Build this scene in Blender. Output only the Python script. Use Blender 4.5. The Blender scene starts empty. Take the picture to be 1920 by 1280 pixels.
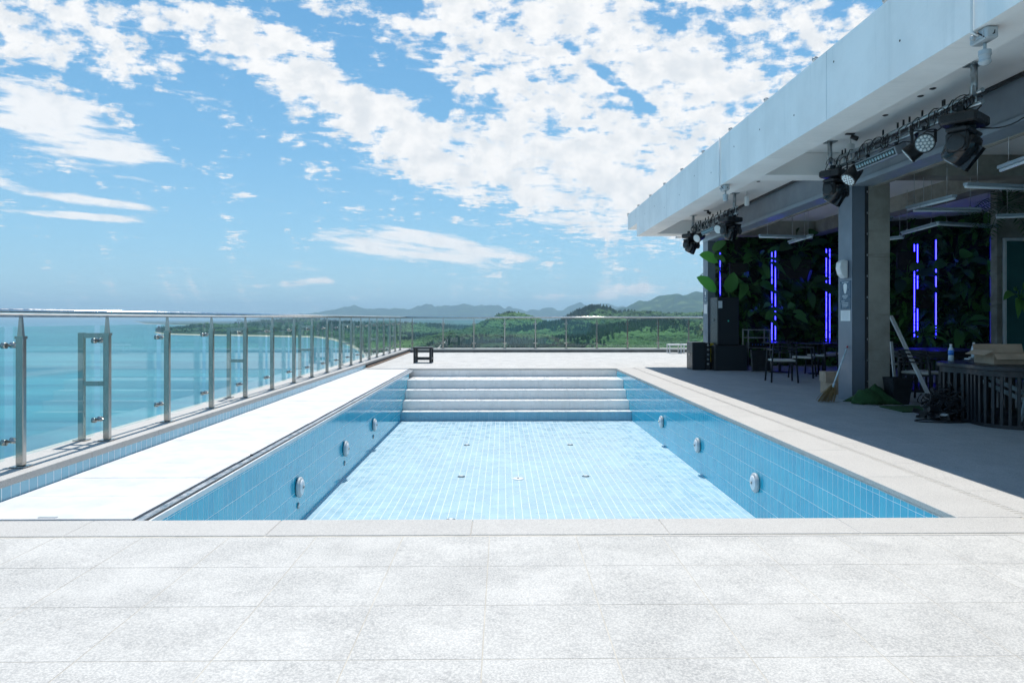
import bpy, math, random
import numpy as np
from mathutils import Vector, Matrix, noise as mnoise
R = math.radians
PI = math.pi
rnd = random.Random(11)
SC = bpy.context.scene
COL = SC.collection

# ------------------------------------------------------------------ camera
F, HOR, EYE = 1344.0, 597.0, 1.30
YAW = math.atan(18.0 / F)
cam_d = bpy.data.cameras.new('camera')
cam = bpy.data.objects.new('camera', cam_d); COL.objects.link(cam)
cam_d.sensor_width = 36.0
cam_d.lens = F / 1920.0 * 36.0
cam_d.shift_y = -(640 - HOR) / 1920.0
cam_d.clip_start = 0.05; cam_d.clip_end = 120000
cam.location = (0, 0, EYE)
cam.rotation_euler = (R(90), 0, -YAW)
SC.camera = cam

def P(px, py, c):
    """photo pixel + depth from the camera -> place in the world (used to survey positions)"""
    s, k = math.sin(YAW), math.cos(YAW)
    r = (px - 960) * c / F
    return Vector((s * c + k * r, k * c - s * r, EYE + (HOR - py) * c / F))

# ------------------------------------------------------------------ sun, exposure
SUN = Vector((-0.03, math.cos(R(66)), math.sin(R(66)))).normalized()
sd = bpy.data.lights.new('sun', 'SUN'); sd.energy = 2.75; sd.angle = R(0.5); sd.color = (1.0, 0.965, 0.91)
so = bpy.data.objects.new('sun', sd); COL.objects.link(so)
so.rotation_euler = (-SUN).to_track_quat('-Z', 'Y').to_euler()
SC.view_settings.view_transform = 'Standard'
SC.view_settings.look = 'None'
SC.view_settings.exposure = 0.82
SC.view_settings.gamma = 1.0
SC.view_settings.use_curve_mapping = False
SC.cycles.transparent_max_bounces = 48
SC.cycles.max_bounces = 9
SC.cycles.volume_bounces = 0
SC.cycles.caustics_reflective = False
SC.cycles.caustics_refractive = False
SC.cycles.sample_clamp_indirect = 6.0

# ------------------------------------------------------------------ world: sky with clouds
W = bpy.data.worlds.new('World'); SC.world = W; W.use_nodes = True
nt = W.node_tree; nt.nodes.clear()
def N(t, tree=None, **kw):
    n = (tree or nt).nodes.new(t)
    for k, v in kw.items(): setattr(n, k, v)
    return n
def math_(op, a, b=None, tree=None, clamp=False):
    tree = tree or nt
    n = tree.nodes.new('ShaderNodeMath'); n.operation = op; n.use_clamp = clamp
    for i, v in enumerate((a, b)):
        if v is None: continue
        if isinstance(v, (int, float)): n.inputs[i].default_value = v
        else: tree.links.new(v, n.inputs[i])
    return n.outputs[0]
def vmath(op, a, b=None, tree=None, out=0):
    tree = tree or nt
    n = tree.nodes.new('ShaderNodeVectorMath'); n.operation = op
    for i, v in enumerate((a, b)):
        if v is None: continue
        if isinstance(v, (tuple, list)): n.inputs[i].default_value = v
        else: tree.links.new(v, n.inputs[i])
    return n.outputs[out]
def mixc(f, a, b, tree=None, mode='MIX'):
    tree = tree or nt
    n = tree.nodes.new('ShaderNodeMix'); n.data_type = 'RGBA'; n.blend_type = mode
    for i, v in ((0, f), (6, a), (7, b)):
        if isinstance(v, (int, float)): n.inputs[i].default_value = v
        elif isinstance(v, (tuple, list)): n.inputs[i].default_value = (*v, 1) if len(v) == 3 else v
        else: tree.links.new(v, n.inputs[i])
    return n.outputs[2]
def maprange(v, a, b, c, d, tree=None, kind='SMOOTHSTEP'):
    tree = tree or nt
    n = tree.nodes.new('ShaderNodeMapRange'); n.interpolation_type = kind
    tree.links.new(v, n.inputs[0])
    for i, q in enumerate((a, b, c, d)): n.inputs[i + 1].default_value = q
    return n.outputs[0]
def noise_(vec, scale, detail=4, rough=0.55, tree=None, dist=0.0, out=0, lac=2.0):
    tree = tree or nt
    n = tree.nodes.new('ShaderNodeTexNoise')
    n.inputs['Scale'].default_value = scale; n.inputs['Detail'].default_value = detail
    n.inputs['Roughness'].default_value = rough; n.inputs['Distortion'].default_value = dist
    n.inputs['Lacunarity'].default_value = lac
    if vec is not None: tree.links.new(vec, n.inputs['Vector'])
    return n.outputs[out]

sky = N('ShaderNodeTexSky'); sky.sky_type = 'NISHITA'; sky.sun_disc = False
sky.sun_elevation = R(66); sky.sun_rotation = 0.0
sky.air_density = 1.0; sky.dust_density = 0.6; sky.ozone_density = 2.0; sky.altitude = 80
tc = N('ShaderNodeTexCoord')
dirv = tc.outputs['Generated']
sep = N('ShaderNodeSeparateXYZ'); nt.links.new(dirv, sep.inputs[0])
dx, dy, dz = sep.outputs
zc = math_('MAXIMUM', dz, 0.015)
zc = math_('ADD', zc, 0.05)
comb = N('ShaderNodeCombineXYZ')
nt.links.new(math_('DIVIDE', dx, zc), comb.inputs[0]); nt.links.new(math_('DIVIDE', dy, zc), comb.inputs[1])
uv = comb.outputs[0]                                # position on the cloud layer
yc = math_('MAXIMUM', dy, 0.06)
comb2 = N('ShaderNodeCombineXYZ')
nt.links.new(math_('DIVIDE', dx, yc), comb2.inputs[0]); nt.links.new(math_('DIVIDE', dz, yc), comb2.inputs[1])
ae = comb2.outputs[0]                               # bearing and elevation seen from the terrace
def banks(lst, tree_base):
    tot = None
    for (px, py, rx, ry, rot, w) in lst:
        v = vmath('SUBTRACT', ae, ((px - 942) / F, (597 - py) / F, 0))
        n = N('ShaderNodeVectorRotate'); n.rotation_type = 'Z_AXIS'; n.inputs['Angle'].default_value = R(rot)
        nt.links.new(v, n.inputs[0])
        v = vmath('MULTIPLY', n.outputs[0], (F / rx, F / ry, 0))
        l = vmath('LENGTH', v, out=1)
        g = maprange(l, 0.35, 1.25, w, 0.0)
        tot = g if tot is None else math_('ADD', tot, g)
    return tot
# (x, y, half width, half height, clockwise tilt, weight): where the banks of cloud stand
puffy = [
 (440, 340, 240, 130, 20, -.06), (150, 480, 400, 80, 0, -.06), (640, 510, 260, 60, 0, -.04),
 (1180, 190, 560, 190, 32, .205), (1000, 330, 430, 95, 17, .19), (1120, 260, 300, 120, 20, .07), (700, 235, 340, 74, 30, .165), (1420, 70, 520, 190, 15, .17),
 (530, 115, 330, 66, 24, .20), (480, 55, 190, 40, 20, .12), (680, 30, 130, 50, 25, .15), (235, 60, 170, 45, 30, .12), (50, 40, 200, 72, 15, .26),
 (60, 135, 160, 45, 8, .17), (255, 105, 100, 36, 30, .12), (240, 155, 110, 16, 12, .11), (410, 210, 80, 34, 25, .10), (850, 70, 90, 120, -50, .11),
 (930, 190, 80, 130, -30, .07), (655, 130, 90, 40, 30, -.10), (800, 180, 70, 34, 40, -.13), (760, 10, 80, 26, 20, -.12), (1150, 150, 150, 14, 38, -.22),
 (460, 371, 26, 11, 0, .20), (620, 388, 70, 12, 6, .17), (853, 411, 18, 9, 0, .18), (965, 488, 34, 13, -4, .24), (1025, 494, 16, 7, 0, .18),
 (545, 532, 100, 8, -4, .19), (605, 526, 36, 10, 4, .19), (930, 515, 14, 7, 0, .18), (735, 527, 12, 5, 0, .14), (1100, 556, 130, 8, 0, .16), (1180, 543, 60, 12, 0, .15),
 (780, 485, 24, 14, 0, .17), (655, 560, 26, 5, 0, .15), (1240, 540, 120, 16, 0, .14), (1180, 505, 30, 6, 0, .14)]
wispy = [
 (120, 250, 230, 66, 15, .30), (90, 185, 170, 30, 12, .15), (170, 378, 170, 12, 7, .27), (125, 404, 150, 10, 4, .27), (25, 345, 80, 12, 10, .20),
 (800, 462, 250, 36, 6, .30), (1020, 310, 370, 75, 6, .24), (1080, 400, 160, 34, 6, .17), (300, 480, 60, 4, 3, .08), (1150, 470, 60, 6, 3, .12)]
bp = banks(puffy, nt); bw = banks(wispy, nt)
front = maprange(dy, -0.05, 0.35, 0.0, 1.0)
elsewhere = math_('MULTIPLY', math_('SUBTRACT', 1.0, front), 0.05)
warp = noise_(uv, 1.1, 3, 0.5, out=1)
uvw = vmath('ADD', uv, vmath('MULTIPLY', vmath('SUBTRACT', warp, (.5, .5, .5)), (.35, .35, 0)))
aew = vmath('ADD', vmath('MULTIPLY', ae, (1.0, 1.25, 1)), vmath('MULTIPLY', uv, (.012, .012, 0)))
n1 = noise_(uvw, 3.4, 10, 0.60)
nA = noise_(aew, 21.0, 9, 0.62)
n1 = math_('ADD', math_('MULTIPLY', n1, 0.42), math_('MULTIPLY', nA, 0.58))
covp = math_('ADD', math_('ADD', math_('ADD', math_('MULTIPLY', math_('SUBTRACT', n1, .5), 1.75), 0.388), bp), elsewhere)
rip = noise_(vmath('MULTIPLY', uvw, (1.0, 1.0, 1)), 13.0, 5, 0.6)
covp = math_('ADD', covp, math_('MULTIPLY', math_('SUBTRACT', rip, .5), 0.62))
ap = maprange(covp, 0.445, 0.665, 0.0, 1.0)
rotm = N('ShaderNodeVectorRotate'); rotm.rotation_type = 'Z_AXIS'; rotm.inputs['Angle'].default_value = R(8)
nt.links.new(ae, rotm.inputs[0])
streak = vmath('MULTIPLY', rotm.outputs[0], (5.0, 34.0, 1))
n2 = noise_(streak, 1.6, 9, 0.62)
covw = math_('ADD', math_('ADD', math_('MULTIPLY', math_('SUBTRACT', n2, .5), 1.0), 0.36), bw)
aw = maprange(covw, 0.46, 0.66, 0.0, 0.92)
alpha = math_('SUBTRACT', 1.0, math_('MULTIPLY', math_('SUBTRACT', 1.0, ap), math_('SUBTRACT', 1.0, aw)))
alpha = math_('MULTIPLY', alpha, maprange(dz, 0.0, 0.035, 0.0, 1.0))
shade = noise_(vmath('ADD', aew, (0.0, .012, 0)), 26.0, 7, 0.6)
thick = maprange(math_('ADD', math_('MULTIPLY', shade, 1.5), math_('MULTIPLY', covp, 0.45)), 0.86, 1.36, 0.0, 1.0)
cloudc = mixc(thick, (6.2, 6.2, 6.2), (4.9, 5.15, 5.4))
rampn = N('ShaderNodeValToRGB'); cr = rampn.color_ramp
for k_, (pos, col_) in enumerate(((0.0, (.27, .425, .53)), (.10, (.185, .37, .515)), (.22, (.120, .30, .475)), (.45, (.058, .215, .41)), (1.0, (.04, .16, .34)))):
    el_ = cr.elements[k_] if k_ < 2 else cr.elements.new(pos)
    el_.position = pos; el_.color = (*col_, 1)
nt.links.new(dz, rampn.inputs[0])
air = vmath('MULTIPLY', rampn.outputs[0], (9.3, 9.4, 9.5))
skyc = mixc(0.80, mixc(1.0, sky.outputs[0], (0.9, 1.1, 1.15), mode='MULTIPLY'), air)
fin = mixc(alpha, skyc, cloudc)
bg = N('ShaderNodeBackground'); bg.inputs['Strength'].default_value = 0.094
nt.links.new(fin, bg.inputs['Color'])
wo = N('ShaderNodeOutputWorld'); nt.links.new(bg.outputs[0], wo.inputs[0])
W.cycles.sampling_method = 'MANUAL'; W.cycles.sample_map_resolution = 1024

# ------------------------------------------------------------------ materials
def newmat(name):
    m = bpy.data.materials.new(name); m.use_nodes = True
    t = m.node_tree
    b = t.nodes['Principled BSDF']
    return m, t, b
def inp(b, k, v):
    if k in b.inputs: b.inputs[k].default_value = v
def coords(t, kind='world'):
    if kind == 'world':
        g = t.nodes.new('ShaderNodeNewGeometry'); return g.outputs['Position']
    c = t.nodes.new('ShaderNodeTexCoord'); return c.outputs['Object']
def bump(t, b, h, strength=0.3, dist=0.01):
    n = t.nodes.new('ShaderNodeBump'); n.inputs['Strength'].default_value = strength; n.inputs['Distance'].default_value = dist
    t.links.new(h, n.inputs['Height']); t.links.new(n.outputs[0], b.inputs['Normal'])
def piece_random(t):
    o = t.nodes.new('ShaderNodeObjectInfo'); g = t.nodes.new('ShaderNodeNewGeometry')
    return math_('FRACT', math_('ADD', o.outputs['Random'], g.outputs['Random Per Island'], t), None, t)
def simple(name, col, rough=0.5, metal=0.0, var=0.12, scale=6.0, bmp=0.0, bscale=60.0, kind='world', spec=0.5, rv=0.12, coat=0.0):
    m, t, b = newmat(name)
    v = coords(t, kind)
    n = noise_(v, scale, 5, 0.6, t)
    c2 = tuple(c * (1 - var) for c in col); c1 = tuple(min(1, c * (1 + var)) for c in col)
    t.links.new(mixc(maprange(n, .3, .7, 0, 1, t), c2, c1, t), b.inputs['Base Color'])
    t.links.new(maprange(noise_(v, scale * 2.3, 4, .6, t), .3, .7, max(0.02, rough - rv), min(1, rough + rv), t), b.inputs['Roughness'])
    b.inputs['Metallic'].default_value = metal
    inp(b, 'Specular IOR Level', spec); inp(b, 'Coat Weight', coat)
    if bmp: bump(t, b, noise_(v, bscale, 4, .6, t), bmp, 0.004)
    return m
def emissive(name, col, strength):
    m, t, b = newmat(name)
    inp(b, 'Base Color', (*[c * .5 for c in col], 1)); inp(b, 'Emission Color', (*col, 1)); inp(b, 'Emission Strength', strength)
    return m

def granite_mat(name, light, dark, speck, scale=210, stain=0.12):
    m, t, b = newmat(name)
    v = coords(t)
    pr = piece_random(t)
    off = vmath('ADD', v, None, t)
    cmb = t.nodes.new('ShaderNodeCombineXYZ'); t.links.new(math_('MULTIPLY', pr, 7.3, t), cmb.inputs[2])
    v2 = vmath('ADD', v, cmb.outputs[0], t)
    n = noise_(v2, scale, 3, 0.75, t)
    n3 = noise_(v2, scale * .34, 3, 0.65, t)
    base = mixc(maprange(n, .38, .62, 0, 1, t), dark, light, t)
    base = mixc(maprange(n3, .56, .72, 0, .40, t), base, speck, t)
    big = noise_(v, 2.3, 6, .66, t)
    base = mixc(maprange(big, .32, .68, 0, stain, t), base, tuple(min(1, c * 1.55) for c in light), t)
    big2 = noise_(vmath('ADD', v, (13, 5, 2), t), 3.1, 6, .7, t)
    base = mixc(maprange(big2, .52, .72, 0, stain * .8, t), base, tuple(c * .62 for c in dark), t)
    tone = maprange(pr, 0, 1, 0.975, 1.025, t, 'LINEAR')
    cm = t.nodes.new('ShaderNodeVectorMath'); cm.operation = 'SCALE'
    t.links.new(base, cm.inputs[0]); t.links.new(tone, cm.inputs['Scale'])
    t.links.new(cm.outputs[0], b.inputs['Base Color'])
    b.inputs['Roughness'].default_value = 0.78; inp(b, 'Specular IOR Level', .35)
    bump(t, b, n, .45, .002)
    return m
granite = granite_mat('granite_paving', (.575, .550, .512), (.365, .355, .340), (.16, .158, .158), 105, .24)
granite_coping = granite_mat('granite_coping', (.555, .53, .495), (.42, .40, .375), (.26, .25, .25), 120, .08)
granite_shaded = granite_mat('granite_shaded', (.40, .405, .41), (.27, .275, .285), (.15, .155, .16), 85, .16)  # same paving stone, with the roof's shade put into a darker colour

def tile_mat(name, ca, cb, rough=.12, wob=.25, grime=.0):
    m, t, b = newmat(name)
    pr = piece_random(t)
    v = coords(t)
    c = mixc(pr, ca, cb, t)
    c = mixc(maprange(noise_(v, .9, 4, .6, t), .4, .7, 0, .22, t), c, tuple(min(1, q * 1.3 + .03) for q in ca), t)
    if grime: c = mixc(maprange(noise_(v, 2.6, 6, .7, t), .5, .75, 0, grime, t), c, (.6, .62, .6), t)
    t.links.new(c, b.inputs['Base Color'])
    t.links.new(maprange(noise_(v, 5, 4, .6, t), .3, .7, rough * .6, rough * 1.8, t), b.inputs['Roughness'])
    # each glazed tile sits at a slightly different tilt and has a wavy glaze
    w = noise_(v, 11, 2, .5, t); bump(t, b, w, wob, .012)
    inp(b, 'Specular IOR Level', .55)
    return m
tile_wall = tile_mat('blue_wall_tile', (.020, .41, .585), (.035, .48, .64), .09, .10)
tile_floor = tile_mat('pale_floor_tile', (.335, .495, .57), (.355, .515, .59), .32, .03, .08)
tile_step = tile_mat('white_step_tile', (.74, .725, .705), (.79, .775, .755), .3, .10, .05)
tile_riser = tile_mat('blue_riser_tile', (.20, .40, .50), (.26, .45, .55), .15, .25)
tile_kerb = tile_mat('blue_kerb_tile', (.20, .48, .62), (.26, .54, .67), .15, .25)
grout = simple('white_grout', (.72, .74, .75), .85, var=.1, scale=3)
grout_wall = simple('wall_grout', (.86, .90, .92), .35, var=.05, scale=3, spec=.6)
grout_deck = simple('deck_grout', (.52, .475, .405), .9, var=.15, scale=5)
steel = simple('brushed_stainless', (.40, .385, .36), .20, 1.0, .06, 2.5, rv=.03)
steel_dull = simple('dull_stainless', (.45, .46, .47), .38, 1.0, .15, 8)
rail_m = simple('polished_rail', (.74, .70, .66), .16, 1.0, .08, 6, rv=.06)
galv_dark = simple('worn_steel_ring', (.10, .14, .17), .5, .3, .2, 14)
galv = simple('galvanised_steel', (.42, .46, .48), .4, 1.0, .2, 14)
white_board = simple('white_painted_board', (.64, .64, .64), .6, var=.09, scale=3.2, bmp=.2, bscale=22)
board_edge = simple('board_edge_wood', (.33, .28, .22), .8, var=.3, scale=12)
dark_gap = simple('dark_rubber', (.02, .02, .022), .7)
rust = simple('rusty_channel', (.20, .13, .09), .8, var=.4, scale=9)
stucco = simple('white_painted_concrete', (.87, .86, .84), .85, var=.055, scale=1.3, bmp=.25, bscale=26)
soffit_m = simple('painted_soffit', (.84, .83, .81), .85, var=.05, scale=.8, bmp=.1, bscale=12)
_t = stucco.node_tree; _b = _t.nodes['Principled BSDF']; _l = _b.inputs['Base Color'].links[0].from_socket
_v = coords(_t); _s = noise_(vmath('MULTIPLY', _v, (1, 5.0, .35), _t), 1.5, 6, .65, _t)
_t.links.new(mixc(maprange(_s, .50, .74, 0, .30, _t), _l, (.62, .63, .62), _t), _b.inputs['Base Color'])
conc_mat, _t, _b = newmat('bare_concrete')
_v = coords(_t)
_n = noise_(_v, 1.1, 7, .66, _t); _s = noise_(vmath('MULTIPLY', _v, (1, 1, 6), _t), 1.2, 5, .6, _t)
_c = mixc(maprange(_n, .3, .7, 0, 1, _t), (.17, .155, .13), (.37, .345, .30), _t)
_c = mixc(maprange(_s, .55, .75, 0, .6, _t), _c, (.12, .105, .09), _t)
_t.links.new(_c, _b.inputs['Base Color']); _b.inputs['Roughness'].default_value = .9; bump(_t, _b, noise_(_v, 18, 6, .65, _t), .4, .01)
grey_panel = simple('grey_metal_cladding', (.24, .275, .32), .42, .25, .08, 2.0, rv=.08)
grey_panel_light = simple('light_grey_cladding', (.30, .36, .42), .42, .25, .06, 2.0, rv=.08)
black_plastic = simple('black_plastic', (.018, .019, .022), .38, 0, .3, 10, kind='object')
black_metal = simple('black_powder_coat', (.02, .023, .028), .45, .2, .3, 10, kind='object')
black_gloss = simple('black_gloss_cover', (.012, .014, .018), .16, 0, .2, 5, kind='object', rv=.06)
rubber = simple('cable_rubber', (.008, .009, .012), .45, 0, .3, 10)
lens_m = simple('lens_glass', (.35, .42, .46), .1, .6, .2, 60, kind='object')
silver_reflector = simple('silver_reflector', (.78, .84, .86), .35, .1, .03, 3, kind='object')
par_face = simple('par_face_blue_grey', (.26, .34, .38), .4, .2, .05, 3, kind='object')
white_plastic = simple('white_plastic', (.74, .75, .75), .4, var=.06, kind='object')
grey_plastic = simple('grey_plastic', (.42, .45, .47), .5, var=.15, kind='object')
tube_white = simple('white_tube_lamp', (.75, .80, .84), .35, var=.05)
fixture_grey = simple('batten_housing', (.36, .42, .48), .45, .2, .1, 6)
cream_seat = simple('cream_seat', (.62, .60, .55), .6, var=.1, kind='object')
cardboard = simple('cardboard', (.46, .33, .235), .85, var=.14, scale=5, bmp=.2, bscale=30)
turf = simple('artificial_turf', (.016, .065, .016), .9, var=.4, scale=90, bmp=1.0, bscale=220)
yellow_m = simple('yellow_plastic', (.65, .50, .03), .5, kind='object')
straw = simple('broom_straw', (.30, .20, .09), .9, var=.35, scale=60)
pole_blue = simple('pale_blue_pole', (.55, .66, .72), .35, .2)
bottle_blue = simple('blue_label', (.03, .18, .62), .35, var=.1, kind='object')
bottle_clear = simple('water_bottle_plastic', (.50, .60, .68), .15, var=.1, kind='object')
bottle_white = simple('white_label', (.75, .77, .8), .4, kind='object')
poster_blue = simple('poster_navy', (.03, .075, .13), .35, var=.1)
paper = simple('white_paper', (.72, .74, .74), .6, var=.04)
ink = simple('pale_print', (.55, .62, .66), .5, var=.05)
led = emissive('blue_led_tube', (.014, .012, 1.0), 5.5)
led_core = emissive('violet_led_core', (.045, .045, 1.0), 6.5)
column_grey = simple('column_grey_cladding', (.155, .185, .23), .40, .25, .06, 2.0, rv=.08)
dark_wall = simple('dark_wall_panel', (.030, .032, .036), .8, var=.3, scale=2)
brown_box = simple('brown_planter_box', (.055, .042, .036), .8, var=.3, scale=4)
door_glass_m = simple('teal_door_glass', (.05, .16, .16), .08, var=.15, scale=1.2)
sea_far_m = None

def leaf_mat(name, a, b2, gloss=.35):
    m, t, b = newmat(name)
    pr = piece_random(t)
    c = mixc(pr, a, b2, t)
    t.links.new(c, b.inputs['Base Color']); b.inputs['Roughness'].default_value = gloss
    tr = t.nodes.new('ShaderNodeBsdfTranslucent'); t.links.new(c, tr.inputs[0])
    mx = t.nodes.new('ShaderNodeMixShader'); mx.inputs[0].default_value = .3
    t.links.new(b.outputs[0], mx.inputs[1]); t.links.new(tr.outputs[0], mx.inputs[2])
    t.links.new(mx.outputs[0], t.nodes['Material Output'].inputs[0])
    return m
leaf_dark = leaf_mat('dark_green_leaf', (.030, .085, .028), (.060, .150, .045))
leaf_mid = leaf_mat('mid_green_leaf', (.07, .22, .05), (.12, .30, .07))
leaf_bright = leaf_mat('bright_green_leaf', (.11, .46, .08), (.15, .52, .10), .3)

def glass_mat(name, tint):
    m, t, b = newmat(name); t.nodes.remove(b)
    g = t.nodes.new('ShaderNodeNewGeometry')
    c = math_('ABSOLUTE', vmath('DOT_PRODUCT', g.outputs['Normal'], g.outputs['Incoming'], t, 1), None, t)
    f = math_('POWER', math_('SUBTRACT', 1.0, c, t, True), 5.0, t)
    f = math_('ADD', math_('MULTIPLY', f, .80, t), .035, t)
    tr = t.nodes.new('ShaderNodeBsdfTransparent'); tr.inputs[0].default_value = (*tint, 1)
    gl = t.nodes.new('ShaderNodeBsdfGlossy'); gl.inputs['Roughness'].default_value = .015; gl.inputs[0].default_value = (.95, .98, 1, 1)
    mx = t.nodes.new('ShaderNodeMixShader')
    t.links.new(f, mx.inputs[0]); t.links.new(tr.outputs[0], mx.inputs[1]); t.links.new(gl.outputs[0], mx.inputs[2])
    t.links.new(mx.outputs[0], t.nodes['Material Output'].inputs[0])
    return m
glass = glass_mat('rail_glass', (.90, .975, .965))
glass_edge = simple('glass_edge_green', (.18, .42, .38), .15, var=.1)

# ------------------------------------------------------------------ mesh helpers
class MB:
    def __init__(s): s.v = []; s.f = []; s.m = []; s.sm = []
    def face(s, idx, m=0, sm=False): s.f.append(idx); s.m.append(m); s.sm.append(sm)
    def box(s, x0, y0, z0, x1, y1, z1, m=0):
        b = len(s.v)
        s.v += [(x0,y0,z0),(x1,y0,z0),(x1,y1,z0),(x0,y1,z0),(x0,y0,z1),(x1,y0,z1),(x1,y1,z1),(x0,y1,z1)]
        for q in ((0,3,2,1),(4,5,6,7),(0,1,5,4),(1,2,6,5),(2,3,7,6),(3,0,4,7)): s.face([b+i for i in q], m)
        return s
    def cbox(s, x0, y0, z0, x1, y1, z1, c=.01, m=0):
        """box with chamfered vertical and top/bottom edges"""
        b = len(s.v)
        def ring(z, i):
            return [(x0+c+i,y0+i,z),(x1-c-i,y0+i,z),(x1-i,y0+c+i,z),(x1-i,y1-c-i,z),(x1-c-i,y1-i,z),(x0+c+i,y1-i,z),(x0+i,y1-c-i,z),(x0+i,y0+c+i,z)]
        for z, i in ((z0, c), (z0 + c, 0), (z1 - c, 0), (z1, c)): s.v += ring(z, i)
        for k in range(3):
            for j in range(8): s.face([b+k*8+j, b+k*8+(j+1)%8, b+(k+1)*8+(j+1)%8, b+(k+1)*8+j], m)
        s.face([b+j for j in range(7,-1,-1)], m); s.face([b+24+j for j in range(8)], m)
        return s
    def obox(s, c, half, M, m=0):
        """oriented box: M is a 3x3 rotation"""
        b = len(s.v); c = Vector(c)
        for sz in (-1, 1):
            for sx, sy in ((-1,-1),(1,-1),(1,1),(-1,1)):
                s.v.append(tuple(c + M @ Vector((sx*half[0], sy*half[1], sz*half[2]))))
        for q in ((0,3,2,1),(4,5,6,7),(0,1,5,4),(1,2,6,5),(2,3,7,6),(3,0,4,7)): s.face([b+i for i in q], m)
        return s
    def bar(s, p, q, w, h, up=(0,0,1), m=0):
        p = Vector(p); q = Vector(q); d = (q - p); L = d.length; d.normalize()
        u = Vector(up)
        if abs(u.dot(d)) > .99: u = Vector((0, 1, 0))
        a = d.cross(u).normalized(); b2 = a.cross(d).normalized()
        M = Matrix((d, a, b2)).transposed()
        return s.obox((p + q) / 2, (L / 2, w / 2, h / 2), M, m)
    def tube(s, pts, r, n=8, m=0, caps=True, radii=None):
        pts = [Vector(p) for p in pts]; b = len(s.v); K = len(pts)
        prev = None
        for i, p in enumerate(pts):
            d = (pts[min(i+1, K-1)] - pts[max(i-1, 0)]).normalized()
            if prev is None:
                a = d.orthogonal().normalized()
            else:
                a = (prev - d * prev.dot(d))
                a = a.normalized() if a.length > 1e-6 else d.orthogonal().normalized()
            prev = a; c = d.cross(a); rr = radii[i] if radii else r
            for j in range(n):
                t = 2 * PI * j / n
                s.v.append(tuple(p + (a * math.cos(t) + c * math.sin(t)) * rr))
        for i in range(K - 1):
            for j in range(n): s.face([b+i*n+j, b+i*n+(j+1)%n, b+(i+1)*n+(j+1)%n, b+(i+1)*n+j], m, True)
        if caps:
            s.face([b+j for j in range(n-1,-1,-1)], m); s.face([b+(K-1)*n+j for j in range(n)], m)
        return s
    def lathe(s, prof, o, axis=(0,0,1), n=20, m=0, smooth=True):
        """prof: list of (distance along axis, radius)"""
        o = Vector(o); ax = Vector(axis).normalized(); a = ax.orthogonal().normalized(); c = ax.cross(a); b = len(s.v)
        for h, r in prof:
            for j in range(n):
                t = 2 * PI * j / n
                s.v.append(tuple(o + ax * h + (a * math.cos(t) + c * math.sin(t)) * max(r, 1e-4)))
        K = len(prof)
        for i in range(K - 1):
            for j in range(n): s.face([b+i*n+j, b+i*n+(j+1)%n, b+(i+1)*n+(j+1)%n, b+(i+1)*n+j], m, smooth)
        s.face([b+j for j in range(n-1,-1,-1)], m); s.face([b+(K-1)*n+j for j in range(n)], m)
        return s
    def prism(s, poly, z0, z1, m=0):
        b = len(s.v); n = len(poly)
        s.v += [(x, y, z0) for x, y in poly] + [(x, y, z1) for x, y in poly]
        s.face([b+j for j in range(n-1,-1,-1)], m); s.face([b+n+j for j in range(n)], m)
        for j in range(n): s.face([b+j, b+(j+1)%n, b+n+(j+1)%n, b+n+j], m)
        return s
    def quad(s, a, b_, c, d, m=0):
        b = len(s.v); s.v += [tuple(a), tuple(b_), tuple(c), tuple(d)]; s.face([b, b+1, b+2, b+3], m); return s
    def mesh(s, name, mats):
        me = bpy.data.meshes.new(name); me.from_pydata(s.v, [], s.f)
        if not isinstance(mats, (list, tuple)): mats = [mats]
        for x in mats: me.materials.append(x)
        me.polygons.foreach_set('material_index', s.m); me.polygons.foreach_set('use_smooth', s.sm)
        me.update(); return me
    def build(s, name, mats, parent=None, world=True, bevel=0):
        if world and parent is not None:
            o = parent; L = Vector((0, 0, 0))
            while o is not None: L += o.location; o = o.parent
            s.v = [(x - L.x, y - L.y, z - L.z) for x, y, z in s.v]
        ob = bpy.data.objects.new(name, s.mesh(name, mats)); COL.objects.link(ob)
        if parent is not None: ob.parent = parent
        if bevel:
            mo = ob.modifiers.new('bevel', 'BEVEL'); mo.width = bevel; mo.segments = 2; mo.limit_method = 'ANGLE'; mo.angle_limit = R(40)
        return ob
def tag(o, label=None, cat=None, group=None, kind=None):
    if label: o['label'] = label
    if cat: o['category'] = cat
    if group: o['group'] = group
    if kind: o['kind'] = kind
    return o
def empty(name, loc, label=None, cat=None, group=None, rz=0, kind=None):
    o = bpy.data.objects.new(name, None); COL.objects.link(o); o.location = loc; o.rotation_euler = (0, 0, rz)
    o.empty_display_size = .1
    return tag(o, label, cat, group, kind)
def copy_tree(o, parent=None):
    c = o.copy(); COL.objects.link(c); c.parent = parent
    for ch in [x for x in o.children]: copy_tree(ch, c)
    return c
def struct(o): o['kind'] = 'structure'; return o
def share(name, me, loc, parent, rot=(0,0,0), scale=(1,1,1)):
    o = bpy.data.objects.new(name, me); COL.objects.link(o); o.location = loc; o.rotation_euler = rot; o.scale = scale
    o.parent = parent; return o

# ================================================================== TERRACE AND POOL
XW0, XW1 = -3.60, 2.975          # pool side walls
XD = -2.33                      # inner wall under the deck's edge
Y0, Y1 = 4.62, 18.65            # pool ends
ZB = -1.045                     # pool floor
TILE = 0.515
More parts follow.
